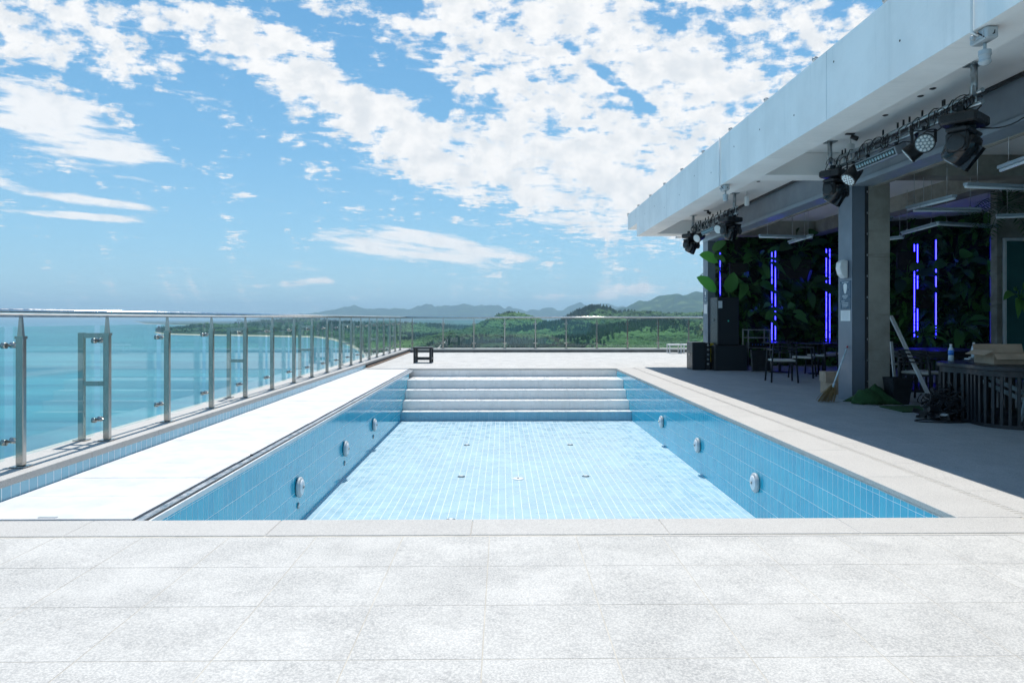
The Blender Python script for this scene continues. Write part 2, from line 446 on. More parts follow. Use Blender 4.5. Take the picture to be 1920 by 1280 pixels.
# paved terrace body, cut round the pool: boxes butted end to end
deck = empty('terrace_floor', (0, 0, 0), kind='structure')
mb = MB()
zt = -.0012
mb.box(-3.6, -4, -1.4, 14.5, Y0 - .32, zt)
mb.box(XW1 + .02, Y0 - .32, -1.4, 14.5, Y1 + .32, zt)
mb.box(-3.6, Y1 + .32, -1.4, 14.5, 27.6, zt)
mb.box(-3.6, Y0 - .32, -1.4, XW1 + .02, Y0 - .02, zt)
mb.box(-3.6, Y1 + .02, -1.4, XW1 + .02, Y1 + .32, zt)
mb.build('grout_bed', grout_deck, deck)
tb = MB()
g2 = TILE / 2 - .0022
tb.v = []; tb.cbox(-g2, -g2, -.024, g2, g2, 0, .0008)
tile_mesh = tb.mesh('paving_tile', granite)
def paving(parent, x0, x1, y0, y1, mesh, skip, ox, oy, limit, matl, zoff=0.0):
    """whole stone tiles on the bed; those past the limit are joined"""
    spots = []
    i0 = math.floor((x0 - ox) / TILE); j0 = math.floor((y0 - oy) / TILE)
    i = i0
    while ox + i * TILE < x1 - .01:
        j = j0
        while oy + j * TILE < y1 - .01:
            a0, a1 = max(x0, ox + i * TILE), min(x1, ox + (i + 1) * TILE)
            b0, b1 = max(y0, oy + j * TILE), min(y1, oy + (j + 1) * TILE)
            if a1 - a0 > .03 and b1 - b0 > .03 and not skip((a0 + a1) / 2, (b0 + b1) / 2): spots.append((a0, a1, b0, b1))
            j += 1
        i += 1
    def seen(s):
        cx, cy = (s[0] + s[1]) / 2, (s[2] + s[3]) / 2
        if cy < 2.2 or abs(cx / max(cy, .1)) > .80: return 1e6 + cy
        return math.hypot(cx, cy)
    spots.sort(key=seen)
    rest = MB()
    for k, (a0, a1, b0, b1) in enumerate(spots):
        h = zoff + rnd.uniform(-.0003, .0003)
        if k < limit and seen((a0, a1, b0, b1)) < 1e6:
            share('paving_tile', mesh, ((a0 + a1) / 2, (b0 + b1) / 2, h), parent, (0, 0, rnd.choice((0, PI)) if abs(a1-a0-TILE) < .01 and abs(b1-b0-TILE) < .01 else 0),
                  ((a1 - a0) / TILE, (b1 - b0) / TILE, 1))
        else:
            rest.box(a0 + .0022, b0 + .0022, -.024, a1 - .0022, b1 - .0022, h)
    o = rest.build('distant_paving_tiles', matl, parent); o['kind'] = 'stuff'
no = lambda x, y: False
paving(deck, -4.2 + .6, 12.4, -2.5, 4.285, tile_mesh, no, -.077, 4.285 - TILE * 14, 110, granite)
back = empty('rear_paving', (0, 0, 0), kind='structure')
paving(back, -3.6, 14.4, Y1 + .325, 27.55, tile_mesh, no, -.077, Y1 + .325, 290, granite)
side = empty('side_paving', (0, 0, 0), kind='structure')
tile_g = tb.mesh('paving_tile', granite_shaded)
strip = empty('side_walk', (0, 0, 0), kind='structure')
mbx = MB()
y = 4.34
while y < Y1 + .3:
    y2 = min(y + 1.03, Y1 + .32)
    share_box = MB(); share_box.cbox(3.505, y + .0015, -.024, 3.775, y2 - .0015, 0, .002); share_box.build('border_slab', granite_coping, strip)
    y = y2
paving(side, 3.778, 14.4, 4.285, Y1 + .325, tile_g, no, 3.778, 4.285, 295, granite_shaded)

# pool coping: front, right and rear stones
cop = empty('pool_coping', (0, 0, 0), kind='structure')
xs = [-4.0, -3.62, -2.62, -1.42, -.19, 1.01, 2.17, 3.37]
def slab(parent, x0, y0, x1, y1, z0=-.04, z1=.004, m=None, name='coping_stone', c=.004):
    q = MB(); q.cbox(x0 + .001, y0 + .001, z0, x1 - .001, y1 - .001, z1, c); return q.build(name, m or granite_coping, parent)
for a, b in zip(xs[:-1], xs[1:]): slab(cop, a, Y0 - .315, b, Y0 + .02)
y = Y0 + .02
while y < Y1 - .05:
    y2 = min(y + 1.2, Y1); slab(cop, XW1 - .006, y, 3.40, y2); y = y2
x = -3.6
while x < 3.4:
    x2 = min(x + 1.2, 3.4); slab(cop, x, Y1 - .02, x2, Y1 + .30); x = x2
drain_grey = simple('drain_channel_grey', (.16, .16, .16), .8)  # even mid grey of the drain channel
# slot drain beside the coping
dr = empty('slot_drain', (3.45, 11, 0), 'narrow stainless slot drain running along the right pool coping', 'drain')
q = MB(); q.box(3.402, Y0 - .02, -.05, 3.502, Y1 + .3, -.018); q.build('channel', drain_grey, dr)
q = MB()
y = Y0
while y < Y1 + .28:
    q.box(3.425, y, -.017, 3.482, y + .030, .0005); y += .045
q.box(3.403, Y0 - .02, -.017, 3.4245, Y1 + .3, .001); q.box(3.4825, Y0 - .02, -.017, 3.501, Y1 + .3, .001)
o = q.build('grating', granite_coping, dr); o['kind'] = 'stuff'
dr = empty('slot_drain', (0, Y0 - .325, 0), 'thin dark slot drain line in front of the front coping stones', 'drain')
q = MB(); q.box(-3.6, Y0 - .334, -.03, 4.0, Y0 - .317, -.012); q.build('channel', dark_gap, dr)
q = MB(); q.box(.9, Y0 - .352, -.02, 4.0, Y0 - .334, .0015)
q.build('grating', granite_coping, dr)

# pool shell
pool = empty('pool', (0, 0, 0), kind='structure')
q = MB()
q.box(XW0 - .02, Y0 - .02, ZB - .2, XW1 + .02, Y1 + .02, ZB - .0009)
q.build('floor_grout', grout, pool)
q = MB(); q.box(XW1 + .0008, Y0 - .02, ZB - .0008, XW1 + .02, Y1 + .02, -.04); q.build('wall_grout', grout_wall, pool)
q = MB(); q.box(XD - .22, Y0, ZB - .0008, XD - .0008, 17.9, -.075); q.build('wall_grout', grout_wall, pool)
q = MB(); q.box(XW0 - .02, Y0 - .018, ZB - .007, XW1 + .0007, Y0 - .001, -.04); q.build('wall_grout', grout_wall, pool)
tw = MB(); tw.cbox(-.0475, -.009, -.0958, .0475, .0, .0958, .0008); me_wt = tw.mesh('wall_tile', tile_wall)      # front face at y=-.009 -> turned
tf = MB(); tf.cbox(-.0465, -.0992, -.009, .0465, .0992, 0, .0006); me_ft = tf.mesh('floor_tile', tile_floor)
rows = [(-.03, -.085)]; z = -.0885
rows = [(-.04, -.091)] + [(-.094 - k * .1902, -.094 - (k + 1) * .1902 + .0035) for k in range(5)]
def wall_tiles(parent, X, sgn, ya, yb, rows, limit, me, matl, near0):
    """sgn +1: the face looks towards +X"""
    cells = []
    n = int(round((yb - ya) / .1))
    for i in range(n):
        for (za, zb) in rows: cells.append((ya + i * .1, za, zb))
    cells.sort(key=lambda c: c[0] + (0 if c[0] > near0 else 100))
    rest = MB()
    for k, (yy, za, zb) in enumerate(cells):
        dd = rnd.uniform(-.0002, .0002)
        if k < limit:
            share('wall_tile', me, (X - sgn * (.009 - dd), yy + .05, (za + zb) / 2), parent, (rnd.uniform(-.002,.002), 0, sgn * PI / 2 + rnd.uniform(-.004, .004)), (1, 1, (za - zb) / .193))
        else:
            a, b = (X - .008, X + dd) if sgn > 0 else (X + dd, X + .008)
            rest.box(a, yy + .0025, zb + .001, b, yy + .0975, za)
    o = rest.build('distant_wall_tiles', matl, parent); o['kind'] = 'stuff'
rw = empty('right_pool_wall', (0, 0, 0), kind='structure')
lw = empty('left_pool_wall', (0, 0, 0), kind='structure')
wall_tiles(rw, XW1, -1, Y0, Y1, rows, 290, me_wt, tile_wall, 4.6)
wall_tiles(lw, XD, 1, Y0, 17.9, [(-.079, -.091)] + rows[1:], 290, me_wt, tile_wall, 5.9)
q = MB(); q.box(XW1 - .004, Y0 + .02, -.052, XW1 + .0006, Y1, -.0405); q.build('edge_trim', steel_dull, rw)
# floor tiles
pf = empty('pool_floor', (0, 0, 0), kind='structure')
cells = []
xx = XD + .01
while xx < XW1 - .02:
    yy = 16.45 - .2
    while yy > Y0: cells.append((xx, yy)); yy -= .2
    xx += .0985
cells.sort(key=lambda c: (0 if c[1] > 8.05 and abs(c[0]) < 99 else 100) + c[1])
rest = MB()
for k, (a, b) in enumerate(cells):
    w = min(.0985, XW1 - a)
    if k < 290: share('floor_tile', me_ft, (a + w / 2, b + .1, ZB + rnd.uniform(-.0003, .0003)), pf, (rnd.uniform(-.004,.004), rnd.uniform(-.004,.004), 0), ((w - .0008) / .0985, 1, 1))
    else: rest.box(a + .0028, b + .0008, ZB - .008, a + w - .0028, b + .1992, ZB + rnd.uniform(-.0003, .0003))
o = rest.build('distant_floor_tiles', tile_floor, pf); o['kind'] = 'stuff'
# steps
stp = empty('pool_steps', (0, 0, 0), kind='structure')
edges = [16.45, 16.8, 17.2, 17.6, Y1]; RISE = -ZB / 5
for k in range(4):
    zt_ = ZB + RISE * (k + 1); ya, yb = edges[k], edges[k + 1]
    q = MB(); q.box(XD - .2, ya + .010, ZB - .005 if k == 0 else ZB + RISE * k - .002, XW1 + .008, Y1 + (.0 if k else .0), zt_ - .009)
    q.build('step_core', grout, stp)
    r_ = MB(); i = 0; x = XD - .19
    while x < XW1 - .01:
        x2 = min(x + .1, XW1 - .001); r_.box(x + .0012, ya + rnd.uniform(-.0008,.0008), ZB + RISE * k + .004, x2 - .0012, ya + .0099, zt_ - .012); x = x2
    o = r_.build('riser_tiles', tile_riser if k == 0 else tile_step, stp); o['kind'] = 'stuff'
    t_ = MB(); x = XD - .19
    nrow = max(1, round((yb - ya) / .2))
    while x < XW1 - .01:
        x2 = min(x + .1, XW1 - .001)
        for j in range(nrow):
            a = ya - .004 + (yb - ya) * j / nrow; b = ya - .004 + (yb - ya) * (j + 1) / nrow
            t_.box(x + .0015, a + .0015, zt_ - .0088, x2 - .0015, b - .0015, zt_ + rnd.uniform(-.0006, .0006))
        x = x2
    o = t_.build('tread_tiles', tile_step, stp); o['kind'] = 'stuff'
r_ = MB(); x = XD - .2
while x < XW1 - .01:
    x2 = min(x + .1, XW1 - .001); r_.box(x + .0012, Y1 - .0095, ZB + RISE * 4 + .004, x2 - .0012, Y1 + rnd.uniform(-.0008,.0008), -.042); x = x2
o = r_.build('riser_tiles', tile_step, stp); o['kind'] = 'stuff'
q = MB(); q.box(XD - .2, Y1 + .002, ZB, XW1 + .008, Y1 + .015, -.04); q.build('step_core', grout, stp)

# underwater lamps on the walls
def pool_lamp(x, y, z, s, label):
    e = empty('pool_lamp', (x, y, z), label, 'pool light', 'round white underwater lamps on the pool walls')
    q = MB(); q.lathe([(0, .075), (.012, .112), (.035, .116), (.048, .105), (.052, .092)], (x, y, z), (s, 0, 0), 28); q.build('housing', grey_plastic, e)
    q = MB(); q.lathe([(.0521, .088), (.060, .080), (.064, .05), (.065, .01)], (x, y, z), (s, 0, 0), 24); q.build('lens', bottle_white, e)
    q = MB(); q.lathe([(.066, .016), (.078, .014), (.080, .006)], (x, y, z), (s, 0, 0), 12); q.build('screw', steel, e)
    return e
for y, w in ((8.33, 'nearest'), (10.80, 'middle'), (13.26, 'farthest')):
    pool_lamp(XW1 - .001, y, -.615, -1, f'round white underwater lamp on right pool wall, {w} of three')
for y, w in ((8.18, 'nearest'), (10.58, 'middle'), (12.94, 'farthest')):
    pool_lamp(XD + .001, y, -.615, 1, f'round white underwater lamp on left pool wall, {w} of three')
    q = MB(); q.lathe([(0, .035), (.012, .035), (.016, .02)], (XD + .001, y + .02, -.83), (1, 0, 0), 16); o = q.build('wall_inlet', steel_dull)
    tag(o, f'small round water inlet under the {w} lamp of left pool wall', 'inlet', 'water inlets of the pool')
for x, y, w in ((-.66, 13.3, 'far left'), (1.26, 13.3, 'far right'), (-.61, 10.65, 'near left'), (1.24, 10.65, 'near right'), (-.60, 8.36, 'nearest, cut by the front coping')):
    e = empty('floor_inlet', (x, y, ZB), f'round steel water inlet in pool floor, {w}', 'inlet', 'round inlets in the pool floor')
    q = MB(); q.lathe([(0, .055), (.006, .055), (.010, .045)], (x, y, ZB + .001), (0, 0, 1), 20); q.build('ring', galv_dark, e)
    q = MB(); q.lathe([(.0101, .03), (.016, .028), (.018, .01)], (x, y, ZB + .001), (0, 0, 1), 16); q.build('cap', white_plastic, e)
e = empty('main_drain', (.23, 10.5, ZB), 'white round drain cover in middle of pool floor', 'drain')
q = MB(); q.lathe([(0, .085), (.005, .085), (.008, .06)], (.23, 10.5, ZB + .001), (0, 0, 1), 24); q.build('cover', white_plastic, e)
q = MB(); q.lathe([(.0141, .02), (.018, .018)], (.23, 10.5, ZB + .001), (0, 0, 1), 12); q.build('screw', steel_dull, e)

# white boarded walkway over the left part of the pool
wk = empty('boardwalk', (-2.95, 11.7, 0), 'long white painted board platform lying over left side of pool', 'platform')
y = 4.735; k = 0
while y < 18.7:
    w = 2.44 / 3; y2 = min(y + .61, 18.78)
    q = MB(); zz = -.012 + rnd.uniform(-.0012, .0012)
    q.cbox(-3.588 + rnd.uniform(0, .006), y + .0014, zz - .03, -2.43 + rnd.uniform(-.003, .003), y2 - .0014, zz, .0025); q.build('board', white_board, wk); y = y2
q = MB(); q.box(-2.47, 4.745, -.075, -2.434, 18.75, -.0435); q.box(-3.5, 4.745, -.07, -2.475, 4.78, -.0435); q.build('edge_frame', board_edge, wk)
q = MB(); q.box(-3.5, 4.71, -.09, -3.44, 18.7, -.0435); q.box(-2.56, 4.71, -.09, -2.50, 18.7, -.0435); q.build('joist', rust, wk)
q = MB(); q.box(-2.425, 6.7, -.045, -2.408, 6.9, -.016); q.lathe([(0, .014), (.02, .014)], (-2.43, 6.95, -.02), (1, 0, 0), 10); q.build('latch', black_metal, wk)
q = MB(); q.lathe([(0, .03), (.0015, .03)], (-2.98, 4.78, .0235), (0, 0, 1), 4); 
q2 = MB(); q2.box(-3.06, 4.76, -.0112, -2.94, 4.785, -.0085); q2.build('finger_slot', grey_plastic, wk)
# gutter between platform and pool wall
gt = empty('overflow_gutter', (-2.36, 11.6, 0), 'stainless overflow gutter between the white platform and left pool wall', 'gutter')
q = MB(); q.box(-2.415, 4.64, -.075, -2.375, 18.65, -.050); q.build('gutter_lip', rust, gt)
q = MB(); q.box(-2.400, 4.64, -.0495, -2.352, 18.65, -.018); q.build('gutter_bed', steel_dull, gt)
q = MB(); q.box(-2.351, 4.64, -.074, -2.343, 18.65, -.03); q.build('rubber_seal', dark_gap, gt)
q = MB(); q.box(-2.342, 4.64, -.0745, XD + .006, 18.65, -.034); q.build('edge_strip', white_plastic, gt)

# ================================================================== KERBS AND GLASS RAILING
kb = empty('left_kerb', (0, 0, 0), kind='structure')
q = MB(); q.box(-4.12, -1, -3.0, -3.612, 28.2, .083); q.build('kerb_core', stucco, kb)
y = -1.0
while y < 28.0:
    y2 = min(y + 1.22, 28.19); q = MB(); q.cbox(-4.14, y + .0015, .084, -3.590, y2 - .0015, .14, .004); q.build('kerb_stone', granite_coping, kb); y = y2
kt = MB(); kt.cbox(-.0470, -.010, -.0965, .0470, .0, .0965, .0008); me_kt = kt.mesh('kerb_tile', tile_kerb)
y = 4.1; n = 0
q = MB()
while y < 18.8:
    share('kerb_tile', me_kt, (-3.6080, y + .05, -.0145), kb, (0, 0, PI / 2 + rnd.uniform(-.005, .005)), (1, 1, 1)); y += .1; n += 1
q = MB(); q.box(-3.61, 4.0, -1.0, -3.5988, 18.8, .0835); q.build('kerb_grout', grout_wall, kb)
q = MB(); q.box(-3.599, 18.9, -.02, -3.52, 27.5, .03); q.build('side_channel', rust, kb)
q = MB(); q.box(-3.598, 18.9, .0305, -3.585, 27.5, .082); q.build('channel_back', dark_gap, kb)
kr = empty('rear_kerb', (0, 0, 0), kind='structure')
x = -3.57
q = MB(); q.box(-3.57, 27.62, -3, 14.5, 28.2, .083); q.build('kerb_core', simple('grey_kerb_face', (.13, .125, .125), .8, var=.3, scale=2.2), kr)
while x < 14.4:
    x2 = min(x + 1.2, 14.5); q = MB(); q.cbox(x + .0015, 27.59, .084, x2 - .0015, 28.22, .14, .004); q.build('kerb_stone', granite_coping, kr); x = x2

def rail_post(e, x, y, ax):
    """ax: unit direction from the post to the glass"""
    ux, uy = ax
    q = MB(); q.cbox(x - .06, y - .06, .141, x + .06, y + .06, .153, .004); q.build('base_plate', steel, e)
    p = empty('post', (x, y, .15)); p.parent = e; p.location = (x - e.location.x, y - e.location.y, .15 - e.location.z)
    q = MB()
    hx, hy = (.030, .022) if abs(ux) > .5 else (.022, .030)
    q.cbox(x - hx, y - hy, .1535, x + hx, y + hy, 1.16, .004)
    q.box(x - hx - .004, y - hy - .004, 1.14, x + hx + .004, y + hy + .004, 1.163)
    b = len(q.v)
    q.v += [(x-.020,y-.016,1.163),(x+.020,y-.016,1.163),(x+.020,y+.016,1.163),(x-.020,y+.016,1.163),(x-.009,y-.009,1.325),(x+.009,y-.009,1.325),(x+.009,y+.009,1.325),(x-.009,y+.009,1.325)]
    for f in ((0,3,2,1),(4,5,6,7),(0,1,5,4),(1,2,6,5),(2,3,7,6),(3,0,4,7)): q.face([b+i for i in f])
    ob = q.build('post', steel, e)
    bpy.data.objects.remove(p)
    for z in (.34, 1.09):
        q = MB(); q.tube([(x + ux * .02, y + uy * .02, z), (x + ux * .095, y + uy * .095, z)], .011, 8)
        for s in (-1, 1):
            cx, cy = x + ux * .095 - uy * s * .05, y + uy * .095 + ux * s * .05
            q.lathe([(-.018, .024), (.018, .024)], (cx, cy, z), (ux, uy, 0), 12)
            q.tube([(x + ux * .09, y + uy * .09, z), (cx, cy, z)], .009, 6)
        q.build('glass_clamp', steel, e)
def rail(name, label, posts, ax, along, ra, rb, rail_h=1.35):
    e = empty(name, (posts[0][0], posts[0][1], .14), label, 'railing')
    for x, y in posts: rail_post(e, x, y, ax)
    q = MB(); q.tube([ra, rb], .026, 14); q.build('handrail', rail_m, e)
    q = MB(); q.bar((ra[0], ra[1], rail_h - .034), (rb[0], rb[1], rail_h - .034), .030, .012); q.build('rail_underplate', steel_dull, e)
    for (x, y), (x2, y2) in zip(posts[:-1], posts[1:]):
        g = .055; q = MB()
        if along == 'y': q.box(x + ax[0]*.095 - .005, y + g, .20, x + ax[0]*.095 + .005, y2 - g, 1.235)
        else: q.box(x + g, y + ax[1]*.095 - .005, .20, x2 - g, y + ax[1]*.095 + .005, 1.235)
        q.build('glass_panel', glass, e)
    return e
PX = -3.76; SP = 1.222
left_posts = [(PX, 5.65 + SP * k) for k in range(-4, 18)]
lr = rail('glass_railing', 'long stainless and glass railing along the sea side of pool', left_posts, (-1, 0), 'y', (PX, left_posts[0][1] - .3, 1.35), (PX, 27.82, 1.35))
for k in range(1, 18, 3):
    y = 5.65 + SP * k; q = MB()
    X2 = -4.0
    q.box(X2 - .025, y - .022, .153, X2 + .025, y + .022, 1.165)
    q.box(X2 + .0255, y - .02, 1.115, PX - .031, y + .02, 1.162)
    q.box(X2 + .0255, y - .018, .66, PX - .031, y + .018, .705)
    q.box(X2 - .06, y - .05, .141, X2 + .06, y + .05, .1525)
    q.build('brace', steel, lr)
back_posts = [(-3.49 + 1.193 * k, 27.80) for k in range(0, 15)]
br = rail('glass_railing', 'stainless and glass railing across the far end of terrace', back_posts, (0, 1), 'x', (PX, 27.80, 1.35), (13.4, 27.80, 1.35))

# ================================================================== PAVILION
pav = empty('pavilion', (9, 10, 0), 'white concrete canopy building with grey steel columns beside pool', 'building')
EX0, EX1 = 3.65, 4.08
ZS, ZE, ZT = 3.88, 3.53, 4.31
MX0, MX1 = 5.48, 5.78
q = MB(); b0 = len(q.v)
prof = [(EX0, ZE), (EX1, ZE), (EX1, ZS - .002), (EX0 + .26, ZS - .002), (EX0 + .26, ZT), (EX0, ZT)]
for yy in (-3, 19.42): q.v += [(x, yy, z) for x, z in prof]
for k in range(6): q.face([k, (k + 1) % 6, 6 + (k + 1) % 6, 6 + k][::-1])
q.face([0, 1, 2, 3, 4, 5]); q.face([11, 10, 9, 8, 7, 6])
q.build('edge_beam', stucco, pav)
q = MB(); q.box(EX0, 19.4205, ZS - .001, EX0 + .26, 20.8, ZT); q.build('edge_beam', stucco, pav)
q = MB(); q.box(EX0 + .262, -3, ZS, 14.4, 20.8, ZS + .2); q.build('roof_slab', soffit_m, pav)
q = MB(); q.box(EX0 + .262, -3, ZS + .202, EX0 + .30, 20.79, ZT - .03); q.build('roof_slab', stucco, pav)
for (a, b) in ((11.1, 11.55), (18.85, 19.38), (2.9, 3.35)):
    q = MB(); q.box(EX1 + .002, a, ZE, MX0 - .002, b, ZS - .003); q.build('cross_beam', soffit_m, pav, bevel=.006)
q = MB(); q.box(MX0 + .012, -3, 3.38, MX1, 19.5, ZS - .003); q.build('main_beam', grey_panel, pav)
pn = MB(); pn.cbox(0, 0, 0, .012, .78, .43, .003); 
me_p = pn.mesh('cladding_panel', grey_panel)
y = -2.9; 
while y < 19.4:
    w = min(.786, 19.5 - y); share('cladding_panel', me_p, (MX0 - .001, y + .003, 3.445), pav, (0, 0, 0), (1, (w - .006) / .78, 1)); y += .786
q = MB(); q.box(MX0 - .012, -3, 3.372, MX1 + .01, 19.5, 3.3795); q.box(MX0 - .012, -3, 3.38, MX0 - .004, 19.5, 3.440); q.build('beam_flange', grey_panel_light, pav)
q = MB(); q.box(MX1 + .011, -3, 3.36, MX1 + .10, 19.5, 3.44); q.build('blind_box', conc_mat, pav)
for k in range(13):
    q = MB(); yy = 5.4 + k * 1.18 + rnd.uniform(-.1, .1); q.lathe([(0, .012), (.002, .012)], (EX0 - .0005, yy, rnd.choice((3.82, 4.12, 3.98)) + rnd.uniform(-.03, .03)), (-1, 0, 0), 8); q.build('tie_hole', brown_box, pav)
for yy in (8.02, 11.955, 15.9, 19.0):
    q = MB(); q.box(EX0 - .0012, yy, ZE + .002, EX0 - .0002, yy + .006, ZT - .002); q.build('joint_line', grey_plastic, pav)
# a dark wire tray where cladding meets the soffit
q = MB(); q.box(MX0 - .05, -3, ZS - .045, MX0 - .015, 18.8, ZS - .004); q.build('cable_tray', black_metal, pav)
for (a, b) in ((11.16, 11.62), (19.05, 19.5)):
    q = MB(); q.box(MX0, a, 0, MX0 + .20, b, 3.371); q.box(MX0 + .006, a - .0, 0, MX0 + .012, a + .001, 3.37); 
    ob = q.build('steel_column', column_grey, pav, bevel=.006)
    if a > 15: continue
    q = MB(); q.box(MX0 + .202, a + .012, 0, MX0 + .262, b, 3.371); q.build('column_rebate', dark_wall, pav)
    q = MB(); q.box(MX0 + .264, a + .004, 0, MX0 + .60, b, 3.55); q.build('concrete_column', conc_mat, pav, bevel=.006)
    q = MB()
    z = .3
    while z < 3.3: q.box(MX0 + .236, a + .003, z, MX0 + .250, a + .0115, z + .03); z += .33
    q.build('column_clip', steel_dull, pav)
# interior concrete
q = MB(); q.box(MX1 + .11, -3, 4.0, 14.4, 20.6, 4.079); q.build('ceiling', conc_mat, pav)
q = MB(); q.box(MX0 + .62, 11.2, 3.55, 14.2, 11.62, 3.999); q.build('concrete_beam', conc_mat, pav)
q = MB(); q.box(8.3, 11.63, 3.56, 8.72, 19.5, 3.999); q.build('concrete_beam', conc_mat, pav)
q = MB(); q.box(8.3, -3, 3.56, 8.72, 11.19, 3.999); q.build('concrete_beam', conc_mat, pav)
q = MB(); q.box(MX1 + .11, 18.9, 3.5, 8.29, 19.3, 3.999); q.build('concrete_beam', conc_mat, pav)
q = MB(); q.box(MX0 + .30, 20.05, 0, 9.2, 20.25, 3.999); q.build('back_wall', dark_wall, pav)
wb0, wb1 = Vector((9.2, 20.05, 0)), Vector((12.4, 16.9, 0))
q = MB(); q.prism([(9.2, 20.05), (12.4, 16.9), (12.55, 17.05), (9.35, 20.25)], 0, 3.999); q.build('back_wall', dark_wall, pav)
q = MB(); q.box(12.4, -3, 0, 12.6, 16.9, 3.999); q.build('side_wall', dark_wall, pav)
q = MB(); q.box(10.20, 14.5, 2.95, 12.39, 14.7, 3.999); q.box(10.10, 14.5, 0, 10.20, 14.7, 3.999); q.build('side_wall', conc_mat, pav)
fr = MB(); fr.box(10.22, 14.46, 0, 10.27, 14.52, 2.88); fr.box(10.22, 14.46, 2.8805, 12.39, 14.52, 2.94); fr.box(10.66, 14.46, 0, 10.70, 14.52, 2.87); 
do = fr.build('glass_door', white_plastic, pav)
q = MB(); q.box(10.272, 14.48, .05, 10.658, 14.50, 2.875); q.box(10.702, 14.48, .05, 12.38, 14.50, 2.875); q.build('pane', door_glass_m, do)
q = MB()
q.box(MX0 + .61, 19.7, 2.35, 6.9, 20.04, 2.42)
q.build('wall_shelf', brown_box, pav)

# weather detail: vertical conduits on the white fascia with gas-tight lamps below
def fascia_lamp(y, label, s=1.0):
    e = empty('bulkhead_lamp', (EX0 - .05, y, 3.45), label, 'lamp', 'grey gas-tight lamps under the white fascia')
    q = MB(); q.tube([(EX0 - .02, y, ZT + .02), (EX0 - .02, y, ZE - .02), (EX0 + .02, y - .02, ZE - .05)], .010, 8); q.build('conduit', white_plastic, e)
    q = MB(); q.cbox(EX0 + .03, y - .10, ZE - .095, EX0 + .125, y + .10, ZE - .004, .010); q.box(EX0 + .022, y - .07, ZE - .075, EX0 + .0295, y + .07, ZE - .03); q.lathe([(0, .022), (.03, .022), (.034, .014)], (EX0 + .03, y + .03, ZE - .05), (-1, 0, 0), 10); q.build('junction_box', grey_plastic, e)
    q = MB(); q.tube([(EX0 + .085, y, ZE - .095), (EX0 + .085, y, ZE - .16)], .012, 8)
    q.lathe([(0, .02), (.008, .045), (.045, .047), (.05, .041), (.085, .041), (.09, .046), (.10, .046), (.118, .03), (.125, .012)], (EX0 + .085, y, ZE - .15), (0, 0, -1), 16, 0, False); q.build('lamp_body', grey_plastic, e)
    q = MB(); q.tube([(EX0 + .0, y - .03, ZE - .03), (EX0 + .04, y - .08, ZE - .09), (EX0 + .09, y - .10, ZE - .06), (EX0 + .10, y - .09, ZE - .01)], .006, 6); q.build('cable', rubber, e)
fascia_lamp(5.50, 'grey gas-tight lamp with box under white fascia, the near one')
fascia_lamp(11.95, 'grey gas-tight lamp under white fascia, the far smaller one')
# pipe stubs along the roof edge
for k in range(11):
    y = 6.9 + 1.58 * (k - 1)
    e = empty('roof_stub', (EX0 + .06, y, ZT), 'short dark pipe stub on roof edge, ' + ('just out of the frame at top', 'nearest in the picture', 'second nearest', 'third nearest', 'fourth nearest', 'middle one', 'fifth from the far end', 'fourth from the far end', 'third from the far end', 'second from the far end', 'at the far end')[k], 'pipe stub', 'pipe stubs on the roof edge')
    q = MB(); q.lathe([(0, .028), (.06, .028), (.062, .036), (.085, .036)], (EX0 + .07, y, ZT), (0, 0, 1), 10); q.build('pipe', galv, e)
    q = MB(); q.lathe([(.0855, .034), (.095, .022)], (EX0 + .07, y, ZT), (0, 0, 1), 10); q.build('cap', brown_box, e)
# small fittings on the soffit
for (px, py, lab) in ((1598, 250, 'small black camera on the soffit between the two near hangers'), (1327, 394, 'tiny black camera on the soffit near roof end')):
    zz = ZS; c = F * (zz - EYE) / (597 - py); p = P(px, py, c)
    e = empty('soffit_camera', (p.x, p.y, zz), lab, 'camera')
    q = MB(); q.box(p.x - .09, p.y - .02, zz - .02, p.x + .03, p.y + .03, zz - .001); q.build('bracket', black_plastic, e)
    q = MB(); q.lathe([(0, .028), (.09, .034), (.10, .03)], (p.x - .02, p.y, zz - .045), (.8, -.2, -.35), 12); q.build('body', black_plastic, e)
for (px, py, lb) in ((1422, 340, 'farthest of the dark plugs, above the far lighting bar'), (1660, 216, 'first dark plug in soffit past the small black camera'), (1726, 180, 'left one of two close dark plugs over the near bar'), (1749, 166, 'right one of two close dark plugs over the near bar')):
    c = F * (ZS - EYE) / (597 - py); p = P(px, py, c); p.z = ZS
    if abs(p.x - MX0) < .1: p.x = 5.3
    q = MB(); q.lathe([(0, .035), (.006, .035), (.012, .02)], p, (0, 0, -1), 12); o = q.build('soffit_plug', black_plastic)
    tag(o, lb, 'plug', 'small dark plugs in the soffit')

# ================================================================== STAGE LIGHT BARS
TX, TZ = 4.80, 3.585
def truss(ya, yb, label):
    e = empty('lighting_bar', (TX, ya, TZ), label, 'lighting bar')
    for z in (TZ + .0, TZ - .12):
        q = MB(); q.tube([(TX, ya - .1, z), (TX, yb + .1, z)], .022, 10); q.build('pipe', galv, e)
    rg = MB(); rg.tube([(0, 0, -.12), (0, 0, 0)], .010, 6); rme = rg.mesh('rung', galv); y = ya
    while y < yb + .05: share('rung', rme, (0, y - ya, 0), e); y += .2
    for y in (ya, yb):
        h = empty('hanger', (0, 0, 0)); bpy.data.objects.remove(h)
        q = MB(); q.box(TX - .05, y - .03, TZ - .03, TX - .03, y + .03, TZ + .07); q.tube([(TX - .02, y, TZ - .03), (TX - .02, y, ZS - .01)], .033, 12); q.box(TX - .09, y - .08, ZS - .016, TX + .06, y + .08, ZS - .003); q.build('hanger', galv, e)
    return e
truss(7.2, 10.4, 'near steel pipe lighting bar hanging under the soffit with cables')
